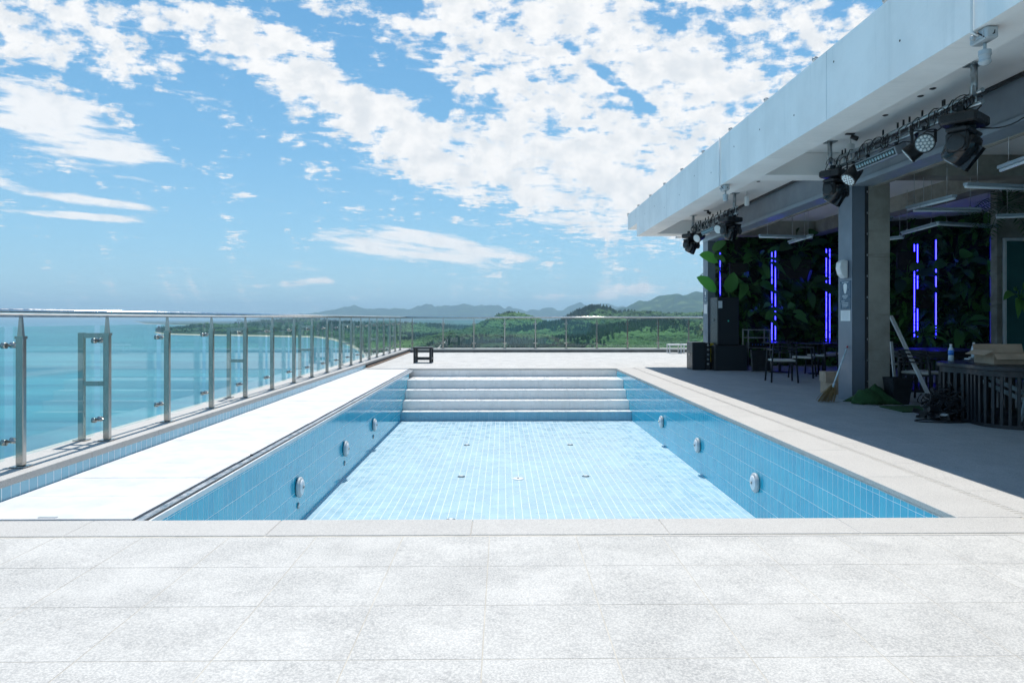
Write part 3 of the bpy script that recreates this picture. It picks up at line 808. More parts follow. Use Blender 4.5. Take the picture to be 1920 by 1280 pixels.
truss(14.7, 17.9, 'far steel pipe lighting bar hanging under soffit by roof end')
def cable_loops(ya, yb, seed, label):
    r = random.Random(seed); q = MB()
    y = ya
    pts = []
    k = 0
    while y < yb:
        a = k * .9
        pts.append((TX + .045 * math.cos(a) - .01 + r.uniform(-.012, .012), y, TZ - .06 + .085 * math.sin(a) + r.uniform(-.02, .02)))
        y += .045; k += 1
    q.tube(pts, .007, 5)
    for _ in range(int((yb - ya) * 8)):
        yy = r.uniform(ya, yb); R0 = r.uniform(.05, .11); c0 = (TX - .03 + r.uniform(-.03, .03), yy, TZ - .07 + r.uniform(-.05, .03)); tl = r.uniform(-.6, .6)
        loop = []
        for j in range(13):
            t = 2 * PI * j / 12 * r.choice((1, 1, .85))
            loop.append((c0[0] + math.sin(tl) * R0 * math.cos(t), c0[1] + math.cos(tl) * R0 * math.cos(t), c0[2] + R0 * .8 * math.sin(t)))
        q.tube(loop, .0055, 5)
    for _ in range(9):
        yy = r.uniform(ya, yb); q.tube([(TX, yy, TZ + .02), (TX, yy, TZ + .09)], .012, 6)
    pts = [(TX + .02, ya + (yb - ya) * j / 40, TZ - .15 - .05 * abs(math.sin(j * .55)) + r.uniform(-.01, .01)) for j in range(41)]
    q.tube(pts, .008, 5)
    o = q.build('cable_bundle', rubber); tag(o, label, 'cables'); return o
cable_loops(7.15, 10.5, 3, 'looped black cables wound round the near lighting bar')
cable_loops(14.6, 18.0, 4, 'looped black cables wound round the far lighting bar')

def moving_head(x, y, z, rz, tilt, s, label):
    """hangs from the bar: z is the underside of the pipe"""
    e = empty('moving_head_light', (x, y, z), label, 'stage light', 'black moving head lights on the lighting bars', rz)
    def B(name, q, m, par=e, bevel=0): return q.build(name, m, par, world=False, bevel=bevel)
    q = MB()
    for yy in (-.1, .1): q.box(-.03 * s, (yy - .02) * s, -.02 * s, .03 * s, (yy + .02) * s, .05 * s)
    B('clamp', q, black_metal)
    q = MB(); q.cbox(-.17 * s, -.21 * s, -.13 * s, .17 * s, .21 * s, -.021 * s, .02 * s); q.cbox(-.185 * s, -.11 * s, -.115 * s, -.171 * s, .11 * s, -.04 * s, .004)
    base = B('base', q, black_plastic)
    q = MB(); q.box(-.190 * s, -.06 * s, -.10 * s, -.186 * s, .05 * s, -.06 * s); q.build('display', lens_m, base, world=False)
    q = MB(); q.lathe([(0, .10 * s), (.03 * s, .10 * s), (.035 * s, .085 * s)], (0, 0, -.13 * s), (0, 0, -1), 20)
    q.cbox(-.10 * s, -.225 * s, -.215 * s, .10 * s, .225 * s, -.166 * s, .015 * s)
    for sy in (-1, 1):
        a, b = sorted((sy * .165 * s, sy * .225 * s)); q.cbox(-.10 * s, a, -.41 * s, .10 * s, b, -.2155 * s, .02 * s)
    for sy in (-1, 1): q.lathe([(.0, .085 * s), (.012 * s, .085 * s), (.016 * s, .07 * s), (.018 * s, .03 * s)], (0, sy * .2255 * s, -.325 * s), (0, sy, 0), 20)
    B('yoke', q, black_plastic)
    d = Vector((-math.cos(tilt), 0, -math.sin(tilt)))
    o_ = Vector((0, 0, -.325 * s)) - d * .14 * s
    q = MB(); q.lathe([(0, .06 * s), (.02 * s, .11 * s), (.10 * s, .145 * s), (.22 * s, .150 * s), (.27 * s, .135 * s), (.31 * s, .125 * s), (.325 * s, .11 * s)], o_, d, 24)
    q.obox(o_ + d * .2 * s + d.cross(Vector((0, 1, 0))) * .13 * s, (.13 * s, .045 * s, .04 * s), Matrix((d, Vector((0, 1, 0)), d.cross(Vector((0, 1, 0))))).transposed())
    hd = B('head', q, black_gloss)
    q = MB(); q.lathe([(.3252 * s, .095 * s), (.335 * s, .08 * s), (.337 * s, .02 * s)], o_, d, 20); q.build('lens', lens_m, hd, world=False)
    q = MB()
    for sg in (-1, 1): q.tube([o_ + d * .06 * s + Vector((0, sg * .10 * s, .06 * s)), o_ + d * .3 * s + Vector((0, sg * .11 * s, .08 * s))], .008 * s, 6)
    q.build('trim_strip', steel_dull, hd, world=False)
    return e
moving_head(TX + .02, 7.42, TZ - .145, R(-50), R(52), 1.05, 'big black moving head light at near end of the near bar')
moving_head(TX, 10.25, TZ - .145, R(-55), R(55), .93, 'black moving head light at far end of near bar, by column')
moving_head(TX, 15.0, TZ - .145, R(-70), R(70), .93, 'black moving head light at near end of the far bar')
moving_head(TX - .05, 17.95, TZ - .145, R(-60), R(60), .93, 'farthest black moving head light at roof end')
def par_can(x, y, z, d, s, face, label, r0=.1):
    e = empty('par_light', (x, y, z), label, 'stage light', 'small black par lights on the lighting bars')
    d = Vector(d).normalized(); side_ = d.cross(Vector((0, 0, 1))).normalized(); up = side_.cross(d)
    c = Vector((x, y, z - .19))
    q = MB(); q.bar((x, y, z), (x, y, z - .045), .03, .03); 
    for sg in (-1, 1): q.bar(c + side_ * sg * (r0 + .015), Vector((x, y, z - .045)) + side_ * sg * (r0 + .015), .006, .03, up=side_)
    q.bar(Vector((x, y, z - .045)) - side_ * (r0 + .018), Vector((x, y, z - .045)) + side_ * (r0 + .018), .03, .006)
    q.build('bracket', black_metal, e)
    q = MB(); q.lathe([(-.13, r0 * .6), (-.11, r0 * .85), (.0, r0 * .98), (.09, r0), (.10, r0 * 1.08), (.115, r0 * 1.08)], c, d, 20); body = q.build('can', black_plastic, e)
    q = MB(); q.lathe([(.1151, r0 * .98), (.118, r0 * .9)], c, d, 20); pl = q.build('face_plate', face, e)
    q = MB()
    for rr, nn in ((.0, 1), (.40, 6), (.76, 12)):
        for j in range(nn):
            t = 2 * PI * j / nn; p = c + side_ * math.cos(t) * r0 * rr + up * math.sin(t) * r0 * rr
            q.lathe([(.1181, r0 * .17), (.124, r0 * .13)], p, d, 8)
    q.build('led_lenses', silver_reflector, pl)
    return e
par_can(TX - .05, 8.02, TZ - .12, (-.45, -1, -.25), 1, par_face, 'par light with bright round lens cluster facing camera on near bar')
par_can(TX + .02, 8.28, TZ - .12, (-1, .7, -.9), 1, lens_m, 'dark par light tilted down behind the bright one on near bar')
par_can(TX + .0, 9.75, TZ - .12, (-1, -.25, -1.1), 1, lens_m, 'par light hanging beside far moving head of the near bar')
par_can(TX - .02, 15.6, TZ - .12, (-.9, -.55, -.35), 1, silver_reflector, 'par light with pale face beside the near end of far bar')
par_can(TX - .02, 17.3, TZ - .12, (-.9, -.6, -.45), 1, silver_reflector, 'par light with pale face near the far end of far bar')
def strip_light(ya, yb, label):
    e = empty('led_bar_light', (TX, (ya + yb) / 2, TZ - .2), label, 'stage light')
    M = Matrix.Rotation(R(-20), 3, 'Y')
    c = Vector((TX - .02, (ya + yb) / 2, TZ - .25))
    q = MB(); q.obox(c, (.075, (yb - ya) / 2, .055), M); bd = q.build('housing', grey_panel, e, bevel=.008)
    q = MB(); q.obox(c + M @ Vector((-.0765, 0, 0)), (.001, (yb - ya) / 2 - .02, .04), M); q.build('front', black_gloss, bd)
    q = MB(); n = 14
    for j in range(n): q.lathe([(0, .026), (.006, .02)], c + M @ Vector((-.078, -(yb - ya) / 2 + .06 + (yb - ya - .12) * j / (n - 1), 0)), M @ Vector((-1, 0, 0)), 10)
    q.build('lens_row', lens_m, bd)
    q = MB()
    for yy in (ya + .15, yb - .15): q.box(TX - .015, yy - .02, TZ - .22, TX + .015, yy + .02, TZ - .13)
    q.build('bracket', black_metal, e)
strip_light(8.52, 9.5, 'long black bar light with lens row under the near lighting bar')
strip_light(15.9, 16.9, 'long black bar light under the far lighting bar')
for (y, lb) in ((10.12, 'near'), (14.45, 'far')):
    e = empty('wireless_box', (TX + .14, y, ZS - .2), f'small white box hanging beside the {lb} hanger of bar', 'box')
    q = MB(); q.cbox(TX + .11, y - .05, ZS - .30, TX + .19, y + .05, ZS - .10, .015); q.build('shell', white_plastic, e)
    q = MB(); q.tube([(TX + .15, y, ZS - .10), (TX + .15, y, ZS - .002)], .006, 6); q.build('rod', galv, e)
# loose supply cable from the near head to the cladding
q = MB(); a = Vector((TX + .18, 7.4, TZ - .3)); b = Vector((MX0 - .03, 6.6, 3.86)); pts = []
for j in range(17):
    t = j / 16; p = a.lerp(b, t); p.z -= .28 * math.sin(PI * t) * (1 - .3 * t); pts.append(p)
q.tube(pts, .007, 6); o = q.build('supply_cable', rubber); tag(o, 'thin black cable sagging from the nearest moving head to cladding', 'cable')
# small antenna arm at the roof end
e = empty('wall_antenna', (5.0, 19.6, 3.5), 'thin grey antenna arm sticking out at the roof end', 'antenna')
q = MB(); q.bar((4.75, 19.5, 3.52), (5.47, 19.5, 3.52), .02, .02); q.bar((4.72, 19.5, 3.5), (5.3, 19.5, 3.46), .012, .012); q.build('arm', galv, e)
q = MB(); q.bar((4.75, 19.5, 3.50), (4.70, 19.5, 3.62), .014, .014); q.bar((4.98, 19.5, 3.53), (4.98, 19.5, 3.60), .01, .01); q.build('rod', galv, e)

# ================================================================== COLUMN FITTINGS
e = empty('wall_speaker', (MX0, 11.35, 2.1), 'curved white wall speaker mounted on the grey steel column', 'speaker')
q = MB(); b = 0
prof = [(0, 2.215), (-.07, 2.23), (-.115, 2.19), (-.125, 2.10), (-.10, 2.00), (-.05, 1.945), (0, 1.94)]
n = len(prof)
q.v = [(MX0 - .012 + px, 11.27, pz) for px, pz in prof] + [(MX0 - .012 + px, 11.43, pz) for px, pz in prof]
q.face(list(range(n - 1, -1, -1))[::-1]); q.face([n + i for i in range(n)][::-1])
for i in range(n): q.face([i, n + i, n + (i + 1) % n, (i + 1) % n])
q.build('cabinet', white_plastic, e, bevel=.01)
q = MB(); q.box(MX0 - .011, 11.31, 2.0, MX0 - .001, 11.39, 2.18); q.build('bracket', grey_plastic, e)
def poster(y0, y1, z0, z1, X, label, shield=True):
    e = empty('wall_poster', (X, y0, z0), label, 'poster')
    q = MB(); q.box(X - .006, y0, z0, X - .001, y1, z1); q.build('board', poster_blue, e)
    cy = (y0 + y1) / 2; w = (y1 - y0); h = z1 - z0
    q = MB(); xx = X - .0075
    def shape(pts): 
        b = len(q.v); q.v.extend([(xx, cy - u * w, z0 + v * h) for u, v in pts]); q.v.extend([(xx + .001, cy - u * w, z0 + v * h) for u, v in pts]); k = len(pts)
        q.face([b + i for i in range(k)]); q.face([b + k + i for i in range(k)][::-1])
        for i in range(k): q.face([b + i, b + k + i, b + k + (i + 1) % k, b + (i + 1) % k])
    shape([(-.17, .86), (-.10, .90), (0, .91), (.10, .90), (.17, .86), (.15, .70), (.08, .57), (0, .54), (-.08, .57), (-.15, .70)])
    q.build('shield_emblem', paper, e)
    q = MB(); xx = X - .0072
    r = random.Random(5)
    for (a, b_, v) in ((-.3, .3, .935), (-.26, .26, .47), (-.26, .26, .43), (-.16, .14, .375), (-.36, -.05, .27), (-.3, .28, .20), (-.3, .3, .14), (-.28, .26, .085)):
        u = a
        while u < b_ - .02:
            k = r.uniform(.03, .09); shape([(u, v), (min(b_, u + k), v), (min(b_, u + k), v + .022), (u, v + .022)]); u += k + .018
    q.build('printed_lines', ink, e)
poster(11.20, 11.55, 1.45, 1.90, MX0, 'navy poster with white shield emblem on the near grey column')
poster(19.1, 19.42, 1.75, 2.05, MX0, 'small dark poster on the far grey column')
def notice(y0, y1, z0, z1, X, label):
    e = empty('notice_sheet', (X, y0, z0), label, 'notice')
    q = MB(); q.box(X - .004, y0, z0, X - .001, y1, z1); q.build('sheet', paper, e)
    q = MB(); z = z1 - .02
    while z > z0 + .015: q.box(X - .005, y0 + .02, z, X - .0041, y1 - .02 - rnd.uniform(0, .06), z + .004); z -= .014
    q.build('printed_lines', ink, e)
notice(11.215, 11.535, 1.26, 1.43, MX0, 'white notice sheet under the navy poster on near column')
notice(19.12, 19.40, 1.43, 1.68, MX0, 'white notice sheet on the far grey column')

# ================================================================== HANGING BATTEN LAMPS
def batten(ax, ay, bx, by, z, label):
    a = Vector((ax, ay, z)); b = Vector((bx, by, z))
    e = empty('pendant_batten_lamp', (ax, ay, z), label, 'lamp', 'batten lamps hanging from the concrete ceiling')
    q = MB(); q.bar(a, b, .075, .035); d = (b - a).normalized(); q.build('housing', fixture_grey, e)
    q = MB(); q.tube([a + Vector((0, 0, -.036)), b + Vector((0, 0, -.036))], .019, 8); q.build('tube', tube_white, e)
    q = MB(); 
    for t in (.15, .85):
        p = a.lerp(b, t); q.tube([p + Vector((0, 0, .018)), Vector((p.x, p.y, 3.998))], .004, 5); q.lathe([(0, .02), (.03, .012)], p + Vector((0, 0, .017)), (0, 0, 1), 8)
    q.build('suspension_wire', steel_dull, e)
zl = 3.05
for (a, c, lab) in (
    ((1702, 389), (1790, 367), 'tilted batten lamp right of concrete column, upper of a pair'),
    ((1713, 391), (1838, 391.5), 'level batten lamp just right of concrete column, lower of a pair'),
    ((1692, 436), (1757, 418), 'left arm of the V of batten lamps right of column'),
    ((1758, 417), (1869, 423), 'right arm of the V of batten lamps right of column'),
    ((1868, 404), (2010, 399), 'batten lamp at right picture edge beside dark palm'),
    ((1810, 345), (1960, 351), 'long batten lamp high up near right picture edge'),
    ((1876, 314), (1990, 272), 'nearest batten lamp, slanting out of the picture top right'),
    ((1424, 441), (1523, 443.5), 'batten lamp between the two steel columns, long one'),
    ((1480, 453), (1522, 440.5), 'short slanting batten lamp behind long one between columns'),
    ((1531, 405), (1640, 408), 'batten lamp partly hidden behind the near steel column'),
    ((1650, 448), (1694, 443), 'batten lamp whose tip shows right of concrete column')):
    pa = P(a[0], a[1], F * (zl - EYE) / (597 - a[1])); pb = P(c[0], c[1], F * (zl - EYE) / (597 - c[1]))
    if lab.startswith('batten lamp partly'): pa.x += .55; pb.x += .3
    batten(pa.x, pa.y, pb.x, pb.y, zl, lab)

# ================================================================== LED TUBES ON THE BACK WALL
def led_tube(x, y, z0, z1, label):
    e = empty('led_tube', (x, y, z0), label, 'led light', 'vertical blue led tubes on the plant wall')
    q = MB(); q.box(x - .022, y, z0, x + .022, y + .02, z1); q.build('profile', black_metal, e)
    q = MB(); q.box(x - .011, y - .012, z0 + .01, x + .011, y - .001, z1 - .01); q.build('diffuser', led, e)
    q = MB(); q.box(x - .005, y - .0175, z0 + .02, x + .005, y - .0125, z1 - .02); q.build('bright_core', led_core, e)
for (px, yt, yb, c, lab) in ((1350, 473, 556, 19.75, 'blue led tube beside the far column above black speaker'),
    (1447, 466, 640, 19.7, 'left tube of the blue led pair behind the equipment rack'), (1453.5, 466, 640, 19.7, 'right tube of the blue led pair behind equipment rack'),
    (1549, 466, 645, 19.6, 'left tube of the blue led pair left of near column'), (1555.5, 466, 645, 19.6, 'right tube of the blue led pair left of near column'),
    (1714, 457, 632, 18.2, 'left tube of the blue led pair right of concrete column'), (1720, 457, 632, 18.2, 'right tube of the blue led pair right of concrete column'),
    (1754.5, 449, 634, 17.6, 'single blue led tube in middle of the right plant wall'), (1858, 443, 645, 16.9, 'rightmost blue led tube, beside the glass door')):
    top = P(px, yt, c); bot = P(px, yb, c)
    led_tube(top.x, top.y, max(.02, bot.z), top.z, lab)

# ================================================================== PLANTS
def leaf_into(q, o, d, up, L, Wd, droop=.3, fold=.18, m=0, seg=6, wave=0):
    """one broad pointed leaf as a folded, drooping strip pair"""
    o = Vector(o); d = Vector(d).normalized(); s = d.cross(Vector(up))
    s = s.normalized() if s.length > 1e-3 else d.orthogonal().normalized()
    u = s.cross(d).normalized()
    b = len(q.v)
    for i in range(seg + 1):
        t = i / seg
        w = Wd * (math.sin(PI * min(1, (t * .93 + .05))) ** .7) * (1 - .25 * t) * (1 + (wave * math.sin(i * 2.6) if 0 < i < seg else 0))
        if i == seg: w = 0.002
        c = o + d * (L * t) - Vector((0, 0, 1)) * (droop * L * t * t)
        q.v += [tuple(c - s * w + u * fold * w), tuple(c), tuple(c + s * w + u * fold * w)]
    for i in range(seg):
        a = b + i * 3
        q.face([a, a + 1, a + 4, a + 3], m, True); q.face([a + 1, a + 2, a + 5, a + 4], m, True)
def frond_into(q, o, d, L, n=16, droop=.5, lw=.012, ll=.22, m=0, r=rnd):
    o = Vector(o); d = Vector(d).normalized(); s = d.cross(Vector((0, 0, 1)))
    s = s.normalized() if s.length > 1e-3 else Vector((1, 0, 0))
    pts = []
    for i in range(n + 1):
        t = i / n; pts.append(o + d * (L * t) - Vector((0, 0, droop * L * t * t)))
    q.tube(pts[::2], .006, 4, m)
    for i in range(1, n):
        t = i / n; tang = (pts[i + 1] - pts[i]).normalized(); k = ll * (math.sin(PI * (t * .8 + .15))) 
        for sg in (-1, 1):
            dd = (s * sg + tang * .75 - Vector((0, 0, r.uniform(.05, .35)))).normalized()
            e_ = pts[i] + dd * k; mid = pts[i] + dd * k * .5; nn = tang.cross(dd).normalized().cross(dd) * lw
            b = len(q.v); q.v += [tuple(pts[i]), tuple(mid + nn), tuple(e_), tuple(mid - nn)]; q.face([b, b + 1, b + 2, b + 3], m)
def wall_at(c_px, c):  # point on the plant wall at pixel column
    return P(c_px, 500, c)
wl_r = random.Random(77)
q = MB(); q.v = []
def wall_point(t, z):
    """t 0..1 along the plant wall from the far column to the glass door"""
    L1, L2 = 9.2 - 5.75, (wb1 - wb0).length
    s = t * (L1 + L2)
    if s < L1: return Vector((5.75 + s, 20.0, z)), Vector((0, -1, 0))
    u = (s - L1) / L2
    p = wb0.lerp(wb1, u); return Vector((p.x - .05, p.y - .05, z)), Vector((-.70, -.71, 0))
for i in range(1700):
    p, nn = wall_point(wl_r.random(), wl_r.uniform(.1, 3.9) if i % 3 else wl_r.uniform(.1, 2.2))
    d = (nn * wl_r.uniform(.3, 1.0) + Vector((wl_r.uniform(-1, 1), wl_r.uniform(-.3, .3), wl_r.uniform(-.9, .8)))).normalized()
    k = wl_r.random(); L = wl_r.uniform(.16, .48)
    leaf_into(q, p + nn * wl_r.uniform(0, .18), d, nn if abs(nn.dot(d)) < .9 else (0, 0, 1), L, L * wl_r.uniform(.13, .33), wl_r.uniform(.1, .6), .25, 0 if k < .62 else 1, 4)
for i in range(420):
    p, nn = wall_point(wl_r.random(), wl_r.uniform(.3, 3.7))
    d = (nn * wl_r.uniform(.3, 1.1) + Vector((wl_r.uniform(-1, 1), 0, wl_r.uniform(-.3, 1.0)))).normalized()
    frond_into(q, p, d, wl_r.uniform(.5, 1.1), 12, wl_r.uniform(.3, .8), .012, wl_r.uniform(.14, .3), 0 if wl_r.random() < .7 else 1, wl_r)
o = q.build('wall_foliage', [leaf_dark, leaf_mid]); tag(o, 'dense dark artificial foliage covering the back wall', 'foliage', kind='stuff')
def leafy_plant(px, py, c, label, leaves, mat_, spread=.5, L=.45, Wf=.32, seed=1, up=.4, droop=.5, name='tropical_plant'):
    r = random.Random(seed); p = P(px, py, c)
    e = empty(name, p, label, 'plant', 'tropical plants on the plant wall')
    for k in range(leaves):
        a = 2 * PI * k / leaves + r.uniform(-.4, .4)
        d = Vector((math.cos(a) * .9, -.55 + .3 * r.random(), math.sin(a) * .6 + up)).normalized()
        s0 = p + d * spread * r.uniform(.4, 1)
        q = MB(); q.tube([p, p + d * spread * .5 + Vector((0, 0, .04)), s0], .008, 5); q.build('stem', leaf_mid, e)
        q = MB(); l = L * r.uniform(.75, 1.15); leaf_into(q, s0, (d + Vector((0, -.2, -.15))), (0, -.7, .7), l, l * Wf, droop * r.uniform(.6, 1.3), .22, 0, 8, .06); q.build('leaf', mat_, e)
    return e
def single_leaf(px0, py0, px1, py1, c, label, w=.3, mat_=leaf_bright, root=(1352, 520)):
    a, b = P(px0, py0, c), P(px1, py1, c - .25); rt = P(root[0], root[1], c + .4)
    e = empty('big_leaf_plant', rt, label, 'plant', 'bright big leaves reaching past the far column')
    q = MB(); q.tube([rt, (rt + a) / 2 + Vector((0, 0, .12)), a], .012, 6); q.build('stem', leaf_mid, e)
    q = MB(); L = (b - a).length; leaf_into(q, a, b - a, (0, -.85, .5), L, L * w, .05, .25, 0, 10, .05); q.build('leaf', mat_, e)
single_leaf(1345, 489, 1311, 476, 18.9, 'bright green pointed leaf sticking out above, left of far column', .33)
single_leaf(1342, 545, 1306, 517, 18.9, 'bright green veined leaf sticking out lower, left of far column', .30, root=(1352, 560))
single_leaf(1336, 468, 1362, 452, 18.8, 'green leaf curling over far column under the beam', .35, leaf_mid, (1356, 500))
single_leaf(1340, 478, 1360, 490, 18.8, 'pale green leaf hanging in front of far column top', .3, leaf_mid, (1350, 460))
single_leaf(1366, 548, 1376, 508, 18.7, 'upright rounded green leaf above the black speaker', .34, leaf_mid, (1368, 580))
leafy_plant(1412, 535, 19.2, 'yellow green plant right of the black speaker', 7, leaf_mid, .3, .42, .28, 3)
leafy_plant(1425, 490, 19.4, 'light green bush high between the first led tubes', 8, leaf_mid, .35, .4, .25, 4)
leafy_plant(1425, 588, 19.2, 'green bush low above the equipment rack', 8, leaf_mid, .3, .35, .25, 5)
leafy_plant(1500, 470, 19.2, 'dark broad leaf plant high between the led pairs', 6, leaf_dark, .45, .6, .3, 6)
leafy_plant(1470, 590, 19.0, 'teal green broad leaf plant right of the first led pair', 5, leaf_mid, .3, .45, .32, 7)
leafy_plant(1515, 540, 19.0, 'dark green plant middle of wall left of near column', 7, leaf_dark, .4, .5, .28, 8)
leafy_plant(1700, 520, 17.7, 'dark broad leaf plant just right of concrete column', 6, leaf_dark, .4, .5, .3, 9)
leafy_plant(1732, 632, 16.0, 'fern like bush behind the left white bottle table', 14, leaf_mid, .25, .35, .14, 10, .6)
leafy_plant(1793, 500, 16.8, 'plant with round mid green leaf between the led tubes', 5, leaf_mid, .35, .42, .4, 11)
leafy_plant(1800, 615, 16.2, 'yellow green pointed plant behind the blue bottle', 8, leaf_mid, .3, .45, .2, 12)
leafy_plant(1870, 500, 15.4, 'bright broad leaf plant beside the glass door, upper', 6, leaf_bright, .3, .42, .4, 13)
leafy_plant(1866, 575, 15.4, 'green heart leaf plant beside the glass door, lower', 5, leaf_mid, .25, .36, .42, 14)
leafy_plant(1912, 560, 12.0, 'palm like bush at right picture edge before door', 12, leaf_mid, .2, .4, .16, 15, .5)
e = empty('palm_frond_cluster', P(1885, 385, 13.0), 'dark palm fronds hanging by ceiling at right picture edge', 'plant')
q = MB(); c0 = P(1885, 385, 13.0)
for k in range(12):
    a = 2 * PI * k / 12; frond_into(q, c0, (math.cos(a), -.4, .5 * math.sin(a) + .3), 1.0, 16, .6, .012, .25)
o = q.build('fronds', leaf_dark, e)
q = MB(); q.tube([c0, c0 + Vector((0, .1, 3.99 - c0.z))], .03, 6); q.build('stem', brown_box, e)
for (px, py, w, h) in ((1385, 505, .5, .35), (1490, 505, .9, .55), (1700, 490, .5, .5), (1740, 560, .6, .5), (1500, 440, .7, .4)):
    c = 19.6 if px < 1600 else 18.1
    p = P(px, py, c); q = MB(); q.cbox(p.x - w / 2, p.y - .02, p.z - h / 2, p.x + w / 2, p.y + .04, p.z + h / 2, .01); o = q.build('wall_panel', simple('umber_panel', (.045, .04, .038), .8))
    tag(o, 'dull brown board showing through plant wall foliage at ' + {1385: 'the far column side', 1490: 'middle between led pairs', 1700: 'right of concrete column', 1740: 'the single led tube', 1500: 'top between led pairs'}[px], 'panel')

# ================================================================== SOUND GEAR
def cabinet(name, x0, y0, z0, x1, y1, z1, label, grille_side='front', logo=None):
    e = empty(name, ((x0 + x1) / 2, (y0 + y1) / 2, z0), label, 'speaker')
    q = MB(); q.cbox(x0, y0, z0, x1, y1, z1, .012); q.build('cabinet', black_plastic, e)
    q = MB(); q.cbox(x0 + .02, y0 - .012, z0 + .02, x1 - .02, y0 - .0005, z1 - .02, .003); g = q.build('grille', grey_speaker, e)
    q = MB(); q.box(x0 - .006, (y0+y1)/2 - .08, z0 + (z1-z0)*.5, x0 - .0005, (y0+y1)/2 + .08, z0 + (z1-z0)*.5 + .08); q.build('handle', black_gloss, e)
    return e
grey_speaker = simple('speaker_grille', (.014, .021, .028), .55, .2, .15, 400, kind='object')
c = 18.2
a = P(1340, 694, 17.9); b = P(1402, 647, 17.9)
cabinet('subwoofer', a.x, a.y, 0, b.x, a.y + .7, .63, 'black subwoofer standing under the tall black speaker')
a2 = P(1345, 646, 17.95); b2 = P(1386, 556, 17.95)
e = cabinet('loudspeaker', a2.x, a2.y, .631, b2.x, a2.y + .6, 1.83, 'tall black loudspeaker stacked on subwoofer by the far column')
q = MB(); q.lathe([(0, .022), (.004, .02)], ((a2.x + b2.x) / 2, a2.y - .0125, 1.24), (0, -1, 0), 12); q.build('badge', simple('teal_badge', (.05, .45, .38), .4), e)
q = MB(); q.box(a2.x + .02, a2.y - .0135, 1.56, a2.x + .12, a2.y - .0125, 1.74); q.build('name_plate', ink, e)
q = MB(); q.box(a2.x + .0, a2.y - .014, 1.222, b2.x, a2.y - .0125, 1.228); q.build('seam', dark_gap, e)
a = P(1298, 692, 18.1); b = P(1334, 640, 18.1)
e = cabinet('floor_monitor', a.x, a.y, 0, b.x - .14, a.y + .55, .70, 'black speaker cabinet left of the subwoofer at sunlit paving')
q = MB(); q.box(b.x - .139, a.y + .02, .03, b.x - .02, a.y + .52, .68); q.build('side_panel', black_metal, e)
q = MB()
for k in range(5): q.lathe([(0, .03), (.02, .03), (.03, .015)], (b.x - .08, a.y + .0195, .15 + k * .12), (0, -1, 0), 10)
q.build('connectors', steel_dull, e)
e = empty('yellow_case', (b.x + .05, a.y + .2, 0), 'yellow lidded drum standing between the black speakers', 'container')
q = MB(); q.cbox(b.x - .01, a.y + .1, 0, b.x + .08, a.y + .5, .60, .01); q.build('body', black_metal, e)
q = MB(); q.cbox(b.x - .012, a.y + .09, .601, b.x + .082, a.y + .51, .67, .01); q.build('lid', yellow_m, e)
q = MB(); q.box(b.x + .0, a.y + .097, .2, b.x + .07, a.y + .0995, .56); q.build('yellow_stripe', yellow_m, e)
# equipment rack
a = P(1403, 690, 18.1); b = P(1444, 617, 18.1)
e = empty('equipment_rack', (a.x, a.y, 0), 'open steel equipment rack with gear right of the subwoofer', 'rack')
q = MB()
for x in (a.x, b.x):
    for y in (a.y, a.y + .4): q.box(x - .012, y - .012, 0, x + .012, y + .012, 1.03)
q.build('upright', steel_dull, e)
for z in (.55, .80, 1.00):
    q = MB(); q.box(a.x + .0125, a.y, z, b.x - .0125, a.y + .39, z + .02); q.build('shelf', steel_dull, e)
e2 = empty('mixer_unit', (a.x + .2, a.y + .2, .57), 'black electronic unit on middle shelf of equipment rack', 'electronics')
q = MB(); q.cbox(a.x + .05, a.y + .03, .571, b.x - .06, a.y + .33, .70, .008); q.build('casing', black_gloss, e2)
q = MB(); 
for k in range(5): q.lathe([(0, .012), (.012, .01)], (a.x + .12 + k * .07, a.y + .029, .64), (0, -1, 0), 8)
q.build('knobs', bottle_blue, e2)
q = MB(); pts = [(a.x + .05 + .42 * j / 20, a.y + .12 + .04 * math.sin(j), 1.045 + .03 * abs(math.sin(j * 1.7))) for j in range(21)]; q.tube(pts, .014, 5); o = q.build('coiled_cable', rubber); tag(o, 'coiled black cable lying on top shelf of rack', 'cable')
# leaning folded table panel
a = P(1411, 693, 17.5); b = P(1448, 655, 17.5)
e = empty('folding_table', (a.x, a.y, 0), 'black folded table with steel frame leaning against rack', 'table')
q = MB(); M = Matrix.Rotation(R(-12), 3, 'X'); cc = Vector(((a.x + b.x) / 2, a.y + .1, .27)); q.obox(cc, ((b.x - a.x) / 2 - .02, .01, .26), M); q.build('board', black_metal, e)
q = MB()
for sg in (-1, 1): q.obox(cc + Vector((sg * ((b.x - a.x) / 2 - .008), -.003, 0)), (.010, .014, .27), M)
q.obox(cc + M @ Vector((0, 0, -.268)), ((b.x - a.x) / 2 - .02, .014, .008), M); q.build('frame', steel_dull, e)

